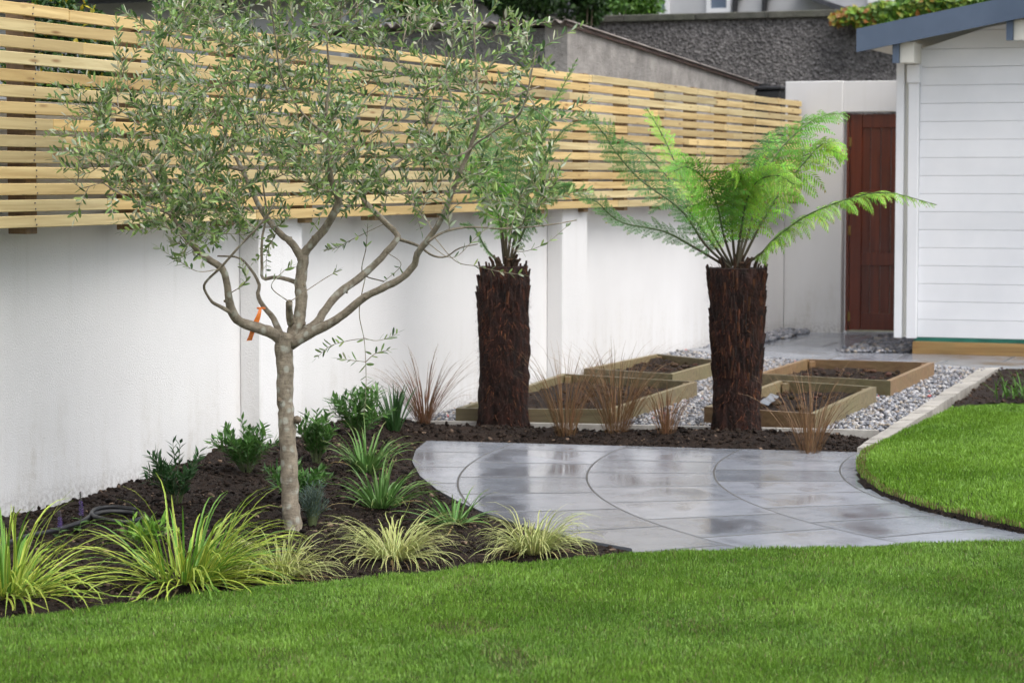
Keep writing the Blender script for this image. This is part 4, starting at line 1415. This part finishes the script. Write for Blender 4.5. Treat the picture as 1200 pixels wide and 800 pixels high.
# ================================================================ OLIVE TREE
OY = 10.05
ob = G(343, 626, .02); ob.z = 0
olive = thing('olive_tree', ob, 'multi branched olive tree with a pale mottled trunk in the planting bed', 'tree')
nodes, parent_, limb_r = [], [], []
def add_limb(poly, dy0, dy1, attach=None, n=None):
    """poly of (px, py, radius in px)"""
    m = len(poly)
    n = n or max(6, m * 4)
    pts = [D(a[0], a[1], OY + dy0 + (dy1 - dy0) * (i / (m - 1)) ** 1.2) for i, a in enumerate(poly)]
    sm = catmull(pts, n)
    rs = [np.interp(i / (n - 1) * (m - 1), range(m), [a[2] for a in poly]) * OY / F * .94 for i in range(n)]
    return sm, rs
bk = MB()
limbs = [
 ([(344, 634, 14.5), (343, 618, 12.2), (341, 590, 11.4), (339, 545, 11.2), (336, 500, 10.6), (334, 470, 10.6), (334, 430, 10.4), (333, 405, 11.2), (336, 392, 11)], 0, 0, 16, 40),
 ([(335, 404, 8.5), (322, 391, 7.5), (307, 386, 7.2), (284, 378, 6.2), (272, 366, 5.6), (267, 343, 4.6), (262, 317, 4.4), (243, 303, 4.2), (226, 287, 3.7), (210, 267, 3.3), (200, 251, 2.9), (190, 225, 2.2), (172, 196, 1.5)], 0, -.35, 8, 40),
 ([(273, 367, 3.0), (258, 359, 2.3), (248, 353, 1.9), (239, 337, 1.6), (245, 326, 1.5), (260, 312, 1.5), (281, 288, 1.4), (307, 261, 1.2), (322, 238, 1.0)], -.1, -.5, 6, 26),
 ([(332, 397, 5), (326, 386, 4.2), (320, 372, 3.6), (309, 359, 3.2), (302, 346, 2.6), (304, 333, 2.1), (294, 316, 1.7), (280, 302, 1.3), (255, 300, 1.0)], .05, .35, 6, 22),
 ([(339, 402, 9), (344, 388, 8.2), (351, 371, 8.0), (353, 350, 7.2), (352, 330, 7.4), (355, 307, 7.2), (354, 293, 6.8)], 0, .05, 10, 24),
 ([(354, 302, 6.2), (360, 292, 5.6), (371, 279, 5.2), (383, 264, 5.0), (391, 250, 4.6), (397, 235, 4.6), (393, 224, 4.2), (387, 207, 3.6), (386, 190, 3.1), (383, 160, 2.7), (382, 128, 2.2), (386, 96, 1.7), (384, 60, 1.2), (380, 20, .9)], .05, -.25, 8, 40),
 ([(353, 301, 5.4), (342, 285, 4.6), (330, 275, 4.3), (316, 260, 3.9), (300, 235, 3.2), (284, 200, 2.6), (266, 160, 2.0), (255, 120, 1.5)], .05, .55, 8, 30),
 ([(352, 333, 3.2), (336, 327, 2.6), (322, 325, 2.2), (308, 326, 2.1), (307, 312, 1.9), (307, 281, 1.6), (312, 250, 1.3), (308, 215, 1.0)], .05, .2, 6, 24),
 ([(341, 380, 5), (339, 366, 4.4), (339, 354, 4.2)], 0, -.12, 8, 8),
 ([(340, 401, 7.5), (352, 390, 6.4), (369, 381, 5.8), (382, 362, 5.2), (396, 345, 4.9), (411, 333, 4.6), (428, 320, 4.4), (448, 301, 4.4), (465, 281, 4.2), (463, 272, 4.0), (452, 261, 3.7), (440, 249, 3.6), (427, 236, 3.4), (424, 226, 3.2)], 0, .55, 8, 44),
 ([(425, 231, 3.2), (434, 216, 2.9), (448, 203, 2.6), (466, 190, 2.3), (482, 178, 2.0), (500, 158, 1.7), (514, 134, 1.4), (520, 100, 1.2), (527, 58, .9)], .55, .75, 6, 30),
 ([(466, 280, 2.6), (476, 283, 2.2), (492, 289, 1.7), (506, 299, 1.4), (522, 301, 1.1), (538, 291, .9), (560, 286, .7)], .4, .3, 5, 20),
 ([(340, 403, 8), (356, 394, 6.6), (376, 384, 5.8), (395, 374, 5.4), (412, 361, 5.0), (431, 346, 4.8), (452, 336, 4.4), (470, 327, 4.2), (485, 311, 4.2), (489, 298, 4.2), (500, 283, 3.8), (511, 267, 3.4), (522, 246, 3.2), (534, 214, 3.0), (547, 184, 2.7), (556, 158, 2.4), (561, 139, 2.2), (559, 97, 1.6), (556, 50, 1.2), (554, -10, .8)], 0, -.45, 8, 60),
 ([(560, 142, 1.9), (580, 124, 1.4), (609, 110, 1.1), (633, 101, .8)], -.3, -.2, 5, 14),
 ([(547, 186, 1.7), (556, 170, 1.3), (585, 150, 1.1), (612, 128, .9), (628, 60, .8)], -.3, -.6, 5, 16),
 ([(500, 284, 2.0), (520, 272, 1.5), (550, 266, 1.3), (590, 268, 1.0), (640, 264, .8), (676, 258, .6)], -.3, -.2, 5, 22),
 ([(200, 251, 2), (180, 243, 1.5), (150, 232, 1.1), (120, 214, .9)], -.3, -.2, 5, 12),
 ([(284, 200, 1.9), (250, 190, 1.5), (210, 165, 1.2), (170, 150, .9), (130, 120, .7)], .3, .1, 5, 18),
 ([(383, 160, 1.9), (352, 130, 1.4), (330, 90, 1.2), (322, 40, .9), (315, -10, .8)], -.15, -.5, 5, 20),
 ([(386, 195, 2.0), (410, 176, 1.5), (440, 150, 1.3), (456, 110, 1.1), (470, 60, .9), (480, 10, .8)], -.15, .3, 5, 20),
]
sk_p, sk_r, all_p = [], [], []
for poly, d0, d1, seg, n in limbs:
    sm, rs = add_limb(poly, d0, d1, n=n)
    for i in range(2, len(sm) - 1):
        sm[i] = sm[i] + Vector((random.gauss(0, .05), random.gauss(0, .05), random.gauss(0, .05))) * rs[i]
        rs[i] *= random.uniform(.975, 1.03)
    all_p += sm
    if rs[0] > .014 and rs[0] < .04:          # knots and cut stubs on the limbs
        for i in range(6, len(sm) - 4, 9):
            dk = Vector((random.gauss(0, 1), random.gauss(-.5, 1), random.gauss(0, .5))).normalized()
            q_ = sm[i]; L_ = rs[i]
            bk.tube([q_ + dk * L_ * .3, q_ + dk * L_ * 1.05, q_ + dk * L_ * random.uniform(1.15, 1.5)], [L_ * .5, L_ * .4, L_ * .22], 7, 0, (.85, .8, .75), True, .25)
    bk.tube(sm, rs, max(8, seg), 0, (1, 1, 1), True, .17 if rs[0] > .012 else .12)
    for i, (p, r_) in enumerate(zip(sm, rs)):
        if r_ < .014: sk_p.append(p); sk_r.append(r_)
# pruning scars on the trunk
for a, c_ in ((348, 492), (330, 470)):
    k = D(a, c_, OY - .028)
    bk.tube([k + Vector((.0, .02, 0)), k + Vector((.008 if a > 340 else -.008, -.006, .004)), k + Vector((.014 if a > 340 else -.014, -.012, .004))], [.018, .014, .007], 8, 0, (.75, .7, .66), True, .3)
bk.build('trunk', 'bark', olive, smooth=True)

tw, lf = MB(), MB()
OC = [((.08, .155, .055), .18), ((.17, .28, .085), .36), ((.30, .42, .13), .26), ((.48, .53, .38), .20)]
def olive_col():
    x = random.random(); a = 0
    for c_, w_ in OC:
        a += w_
        if x < a: return jit(c_, .22)
    return OC[1][0] if random.random() > .04 else (.30, .26, .03)
def oleaf(b, p, d, nrm, L, W, col, droop):
    d = d.normalized(); s_ = d.cross(nrm)
    s_ = s_.normalized() if s_.length > 1e-5 else d.orthogonal().normalized()
    n_ = s_.cross(d)
    f_ = n_ * W * .10
    a1, a2, a3, a4 = p + d * L * .22, p + d * L * .55 - n_ * L * droop * .3, p + d * L * .85 - n_ * L * droop * .7, p + d * L - n_ * L * droop
    vs = [p, a1 + s_ * W * .36 + f_, a2 + s_ * W * .5 + f_, a3 + s_ * W * .33 + f_, a4, a3 - s_ * W * .33 + f_, a2 - s_ * W * .5 + f_, a1 - s_ * W * .36 + f_, a1, a2, a3]
    b.add(vs, [(0, 8, 1), (1, 8, 9, 2), (2, 9, 10, 3), (3, 10, 4), (0, 7, 8), (7, 6, 9, 8), (6, 5, 10, 9), (5, 4, 10)], 0, col)
def olive_twig(pts, r0, dens=1.0, start=.25, pale=False):
    L = sum((pts[i + 1] - pts[i]).length for i in range(len(pts) - 1))
    m = len(pts)
    tw.tube(pts, [r0 * (1 - .7 * i / (m - 1)) + .0005 for i in range(m)], 4, 0, (1.15, 1.15, 1.1) if r0 < .003 else (1, 1, 1))
    n = max(3, int(L * (1 - start) / .019 * dens))
    for k in range(n):
        u = start + (1 - start) * (k + .5) / n
        x = u * (m - 1); i = min(m - 2, int(x)); q = pts[i].lerp(pts[i + 1], x - i)
        tg = (pts[i + 1] - pts[i]).normalized()
        o1 = tg.orthogonal().normalized(); o2 = tg.cross(o1)
        a0 = (k % 2) * 1.57 + random.uniform(-.4, .4)
        for s_ in (0, math.pi):
            if random.random() < .12: continue
            a = a0 + s_
            d = (o1 * math.cos(a) + o2 * math.sin(a)) * .75 + tg * random.uniform(.35, 1.0) + UP * random.uniform(-.05, .5)
            nr = tg + UP * random.uniform(-.2, 1) + Vector((random.uniform(-.6, .6), random.uniform(-.6, .6), 0))
            c_ = olive_col()
            oleaf(lf, q, d, nr, random.uniform(.028, .052) * (1 if u < .85 else .75), random.uniform(.0088, .0138), c_, random.uniform(-.05, .15))
    if m:
        leaf(lf, pts[-1], (pts[-1] - pts[-2]), UP, .04, .008, olive_col())

ell = [  # px, py, rx, ry, depth offset, depth radius, count
 (150, 175, 80, 70, -.2, .35, 18), (120, 205, 50, 35, -.2, .25, 7), (215, 215, 70, 45, -.2, .4, 15), (270, 120, 110, 90, 0, .75, 50), (400, 120, 105, 115, .1, .85, 52),
 (540, 115, 80, 120, -.1, .7, 36), (572, 232, 82, 50, -.2, .5, 14), (320, 215, 110, 48, 0, .6, 26), (440, 215, 70, 50, .2, .6, 15),
 (330, 5, 130, 70, 0, .75, 34), (470, -10, 110, 70, .1, .6, 26), (205, 262, 40, 30, -.2, .3, 9), (590, 60, 45, 60, -.3, .35, 9), (640, 130, 24, 40, -.2, .2, 3), (620, 225, 45, 25, -.3, .3, 5),
 (215, 45, 60, 60, 0, .5, 22), (115, 165, 48, 55, -.2, .3, 6), (235, 272, 45, 28, -.1, .3, 8), (300, 255, 50, 30, 0, .4, 6), (180, 110, 50, 50, 0, .35, 8)]
att = []
for px, py, rx, ry, do, dr, n in ell:
    while n:
        v = Vector((random.uniform(-1, 1), random.uniform(-1, 1), random.uniform(-1, 1)))
        if v.length > 1: continue
        att.append(D(px + v.x * rx, py + v.y * ry, OY + do + v.z * dr)); n -= 1
skp = [Vector(p) for p in sk_p]
def nearest(p):
    a = np.array(skp); d = np.linalg.norm(a - np.array(p), axis=1)
    # prefer nodes that lie below and inside
    d = d + .25 * np.maximum(0, a[:, 2] - p.z)
    i = int(d.argmin()); return i, d[i]
order = sorted(att, key=lambda p: nearest(p)[1])
for p in order:
    i, d = nearest(p)
    s_ = skp[i]
    v = p - s_
    L = v.length
    side = Vector((random.gauss(0, 1), random.gauss(0, 1), random.gauss(0, .6))) * L * .10
    mid = s_ + v * .5 + side + Vector((0, 0, -.04 * L))
    n = max(5, int(L / .035))
    pts = catmull([s_, mid, p, p + v.normalized() * .05 + Vector((0, 0, .045))], n + 2)
    r0 = .0018 + .006 * min(1, L / .6) * random.uniform(.5, .9)
    olive_twig(pts, r0, 1.0, max(.25, 1 - .34 / max(L, .05)))
    for q in pts[1:-1]:
        skp.append(q)
    for k in range(random.choice((1, 2, 3, 3))):
        u = random.uniform(.45, .97); q = pts[int(u * (len(pts) - 1))]
        dv = (v.normalized() * .7 + Vector((random.gauss(0, .6), random.gauss(0, .6), random.gauss(.25, .5)))).normalized()
        Ls = random.uniform(.10, .24)
        e = q + dv * Ls + Vector((0, 0, random.uniform(-.03, .04)))
        olive_twig(catmull([q, q.lerp(e, .5) + Vector((random.gauss(0, .012), random.gauss(0, .012), .01)), e], 7), .0018, 1.0, .15)
# a few bare shoots below the crown, and the long hanging shoot
def px_twig(poly, d, dens=1, start=.3, r0=.002):
    pts = [D(a, c_, OY + d) for a, c_ in poly]
    near = min(all_p, key=lambda q: (q - pts[0]).length)
    if (near - pts[0]).length < .6: pts[0] = near        # every twig springs from a limb
    for q in pts[1:]:
        pass
    olive_twig(catmull(pts, len(poly) * 5), r0, dens, start)
    all_p.extend(catmull(pts, len(poly) * 5))
px_twig([(362, 338), (378, 328), (388, 322), (394, 318)], -.1, .6, .7)
px_twig([(307, 345), (318, 336), (332, 318), (342, 312)], -.2, .7, .4)
px_twig([(282, 352), (288, 330), (284, 310)], -.2, 1, .2)
px_twig([(430, 283), (410, 282), (396, 290), (384, 292)], .4, 1, .2)
px_twig([(456, 300), (470, 310), (450, 330)], .3, .4, .5)
px_twig([(228, 290), (216, 300), (204, 306)], -.2, 1, .3)
px_twig([(250, 336), (232, 318), (210, 306), (186, 290)], -.4, 1, .4)
px_twig([(520, 290), (534, 306), (560, 312), (585, 318), (612, 322)], -.3, .5, .4)
px_twig([(600, 268), (596, 285), (610, 295), (640, 285), (668, 262)], -.25, .6, .3)
px_twig([(500, 285), (530, 302), (556, 280), (575, 262)], -.35, .5, .3)
px_twig([(427, 340), (425, 320), (429, 290), (431, 262)], .35, .2, .6, .0032)
px_twig([(416, 336), (421, 365), (427, 400), (429, 440), (428, 470), (427, 486)], .3, .45, .35, .0026)
px_twig([(426, 396), (440, 399), (455, 396), (466, 390)], .3, 1.1, .35)
px_twig([(424, 397), (404, 400), (386, 406), (372, 418)], .3, 1.0, .3)
px_twig([(428, 424), (412, 422), (398, 420)], .3, 1, .2)
px_twig([(428, 424), (440, 414), (456, 410)], .3, 1, .2)
tw.build('twigs', 'bark', olive)
lf.build('leaves', 'leaf', olive)

b = MB()
rp = [D(305, 360, OY - .0), D(303.5, 368, OY - .02), D(299, 380, OY - .02), D(295, 391, OY - .03), D(292, 399, OY - .02)]
rp = catmull(rp, 14)
vs, fs = [], []
for i, p in enumerate(rp):
    a = .5 * math.sin(i * .45)
    s_ = Vector((math.cos(a), math.sin(a), .1)) * (.0045 + .008 * min(1, i / 5))
    vs += [p - s_, p + s_, p + s_ + Vector((0, .0012, 0)), p - s_ + Vector((0, .0012, 0))]
for i in range(13):
    for k in range(4):
        fs.append((i * 4 + k, i * 4 + (k + 1) % 4, i * 4 + 4 + (k + 1) % 4, i * 4 + 4 + k))
fs += [(3, 2, 1, 0), (52, 53, 54, 55)]
b.add(vs, fs)
c0 = D(306, 359, OY + .1)
ringp = [D(306, 361, OY + .02) + Vector((math.cos(a) * .016, math.sin(a) * .016, 0)) for a in np.linspace(0, 6.28, 14)]
b.tube(ringp, .004, 6)
tag(b.build('orange_ribbon', 'orange', origin=rp[0]), 'short orange plastic ribbon tied to a low olive branch', 'ribbon')

# ================================================================ FOLIAGE BEYOND
def clump_bush(name, label, cat, c, rad, n_leaf, L, cols, group=None, lobes=9, flowers=None, trunk_z=None):
    base = Vector((c.x, c.y, 0))
    r = thing(name, base, label, cat, group)
    b = MB()
    lob = [(Vector((0, 0, 0)), .75)]
    for i in range(lobes):
        v = Vector((random.gauss(0, 1), random.gauss(0, 1), random.gauss(0, .9))).normalized()
        lob.append((v * random.uniform(.4, .72), random.uniform(.28, .48)))
    for i in range(n_leaf):
        lc, lr = random.choice(lob)
        v = Vector((random.gauss(0, 1), random.gauss(0, 1), random.gauss(0, 1))).normalized()
        q = lc + v * lr * random.uniform(.72, 1.02)
        p = c + Vector((q.x * rad[0], q.y * rad[1], q.z * rad[2]))
        col = random.choice(cols)
        if flowers and random.random() < flowers[1]: col = flowers[0]
        d = v + Vector((random.gauss(0, .7), random.gauss(0, .7), random.gauss(-.2, .6)))
        leaf(b, p, d, v + UP * .5, L * random.uniform(.6, 1.2), L * random.uniform(.4, .6), jit(col, .3))
    b.build('leaves', 'leaf', r)
    b = MB()
    for k in range(7):
        lc, lr = random.choice(lob)
        e = c + Vector((lc.x * rad[0], lc.y * rad[1], lc.z * rad[2]))
        b.tube(catmull([base + Vector((random.gauss(0, .05), random.gauss(0, .05), 0)), base.lerp(e, .5) + Vector((0, 0, .2)), e], 8), [.05 * rad[0] * (1 - .1 * i) for i in range(8)], 6, 0, (.6, .55, .5))
    b.build('branches', 'bark', r)
    return r
TG = 'trees beyond the garden walls'
DG = [(.022, .055, .014), (.035, .085, .018), (.055, .12, .025)]
LGc = [(.06, .15, .02), (.10, .23, .03), (.14, .29, .04)]
clump_bush('dark_hedge_tree', 'dense dark green tree above the corrugated roof', 'tree', D(618, -16, 27.6), (.62, .5, .62), 5200, .085, DG, TG)
clump_bush('dark_hedge_tree', 'dark green tree next to the bright bush above the pebbledash wall', 'tree', D(678, -10, 28.1), (.42, .4, .44), 3000, .08, DG, TG)
clump_bush('bright_bush', 'bright green bush showing over the pebbledash wall beside the house', 'bush', D(722, 5, 33), (.62, .55, .42), 3600, .08, LGc, TG)
clump_bush('copper_tree', 'green tree with a few orange leaves behind the olive top', 'tree', D(492, -6, 25.6), (.42, .35, .45), 2400, .075, LGc + DG, TG, flowers=((.38, .14, .03), .10))
clump_bush('flowering_bush', 'green bush with yellow flowers seen through the fence slats', 'bush', D(82, 82, 14.2), (.46, .4, .50), 5200, .05, DG + LGc[:1], None, flowers=((.6, .5, .03), .06))

# creeper tumbling over the wall end
vp = D(1075, 12, 28.6)
r = thing('creeper', Vector((vp.x, vp.y, 0)), 'yellow green creeper spilling over the pebbledash wall above the summer house roof', 'climbing plant')
b = MB()
for i in range(5200):
    u = random.random()
    px = 975 + 210 * u ** .8
    thick = 6 + 12 * min(1, max(0, (px - 985) / 60))
    top = 22 - 20 * min(1, max(0, (px - 985) / 90)) 
    py = top - 6 + thick * random.random() * 1.6 + 2 * math.sin(px * .2)
    p = D(px, py, 28.18 - .0035 * (px - 1000) + random.uniform(-.14, .10))
    x = min(1, max(0, (px - 980) / 60))
    col = random.choice([(.15, .28, .03), (.10, .22, .03), (.24, .33, .04), (.07, .15, .02)]) if random.random() < .35 + .6 * x else random.choice([(.36, .24, .05), (.30, .12, .03), (.38, .32, .05)])
    leaf(b, p, Vector((random.gauss(0, 1), random.gauss(-.4, .6), random.gauss(-.3, .7))), Vector((random.gauss(0, .4), -1, .5)), .085 * random.uniform(.6, 1.2), .06, jit(col, .25))
b.build('leaves', 'leaf', r)
b = MB()
for k in range(9):
    x0 = 1000 + 20 * k
    b.tube(catmull([D(x0 + 5, 60, 28.28 - .0035 * (x0 - 1000)), D(x0, 20, 28.2 - .0035 * (x0 - 1000)), D(x0 - 14, 14, 28.12 - .0035 * (x0 - 1000))], 8), .012, 5, 0, (.5, .45, .4))
b.build('stems', 'bark', r)

# ================================================================ CAMERA, LIGHT, RENDER
cam = bpy.data.cameras.new('camera')
co = bpy.data.objects.new('camera', cam)
COL.objects.link(co)
co.location = (0, 0, EYE)
co.rotation_euler = (math.pi / 2 - PITCH, 0, 0)
cam.sensor_width = 36; cam.lens = 36 * F / 1200
cam.clip_start = .1; cam.clip_end = 2000
cam.dof.use_dof = True; cam.dof.focus_distance = 10.6; cam.dof.aperture_fstop = 5.6
SC.camera = co

SUN_EL, SUN_AZ = R(60), R(132)          # azimuth from +Y towards +X: light comes from the right
w = bpy.data.worlds.new('World'); SC.world = w; w.use_nodes = True
nt = w.node_tree; nt.nodes.clear()
sky = N(nt, 'ShaderNodeTexSky'); sky.sky_type = 'NISHITA'
sky.sun_disc = False; sky.sun_elevation = SUN_EL; sky.sun_rotation = SUN_AZ
sky.air_density = 1.2; sky.dust_density = 4.0; sky.ozone_density = 1.2
hs = N(nt, 'ShaderNodeHueSaturation'); hs.inputs['Saturation'].default_value = .45     # cloud cover: a grey sky
bg = N(nt, 'ShaderNodeBackground'); bg.inputs['Strength'].default_value = .15
out = N(nt, 'ShaderNodeOutputWorld')
nt.links.new(sky.outputs[0], hs.inputs['Color']); nt.links.new(hs.outputs[0], bg.inputs[0]); nt.links.new(bg.outputs[0], out.inputs[0])
sl = bpy.data.lights.new('sun', 'SUN'); so = bpy.data.objects.new('sun', sl); COL.objects.link(so)
sl.energy = 1.2; sl.angle = R(50); sl.color = (1, .975, .94)
dv = Vector((math.sin(SUN_AZ) * math.cos(SUN_EL), math.cos(SUN_AZ) * math.cos(SUN_EL), math.sin(SUN_EL)))
so.rotation_euler = (-dv).to_track_quat('-Z', 'Y').to_euler()
so.location = (8, -4, 12)

vs_ = SC.view_settings
SC.display_settings.display_device = 'sRGB'
vs_.view_transform = 'Standard'; vs_.look = 'None'; vs_.exposure = 0.74; vs_.gamma = 1; vs_.use_curve_mapping = False
SC.render.engine = 'CYCLES'
cy = SC.cycles
cy.use_adaptive_sampling = True; cy.adaptive_threshold = .03; cy.adaptive_min_samples = 16
cy.time_limit = 900
cy.use_denoising = True
try: cy.denoiser = 'OPENIMAGEDENOISE'
except Exception: pass
cy.max_bounces = 8; cy.diffuse_bounces = 4; cy.glossy_bounces = 3; cy.transmission_bounces = 4; cy.transparent_max_bounces = 6
SC.render.resolution_x, SC.render.resolution_y = 1024, 682
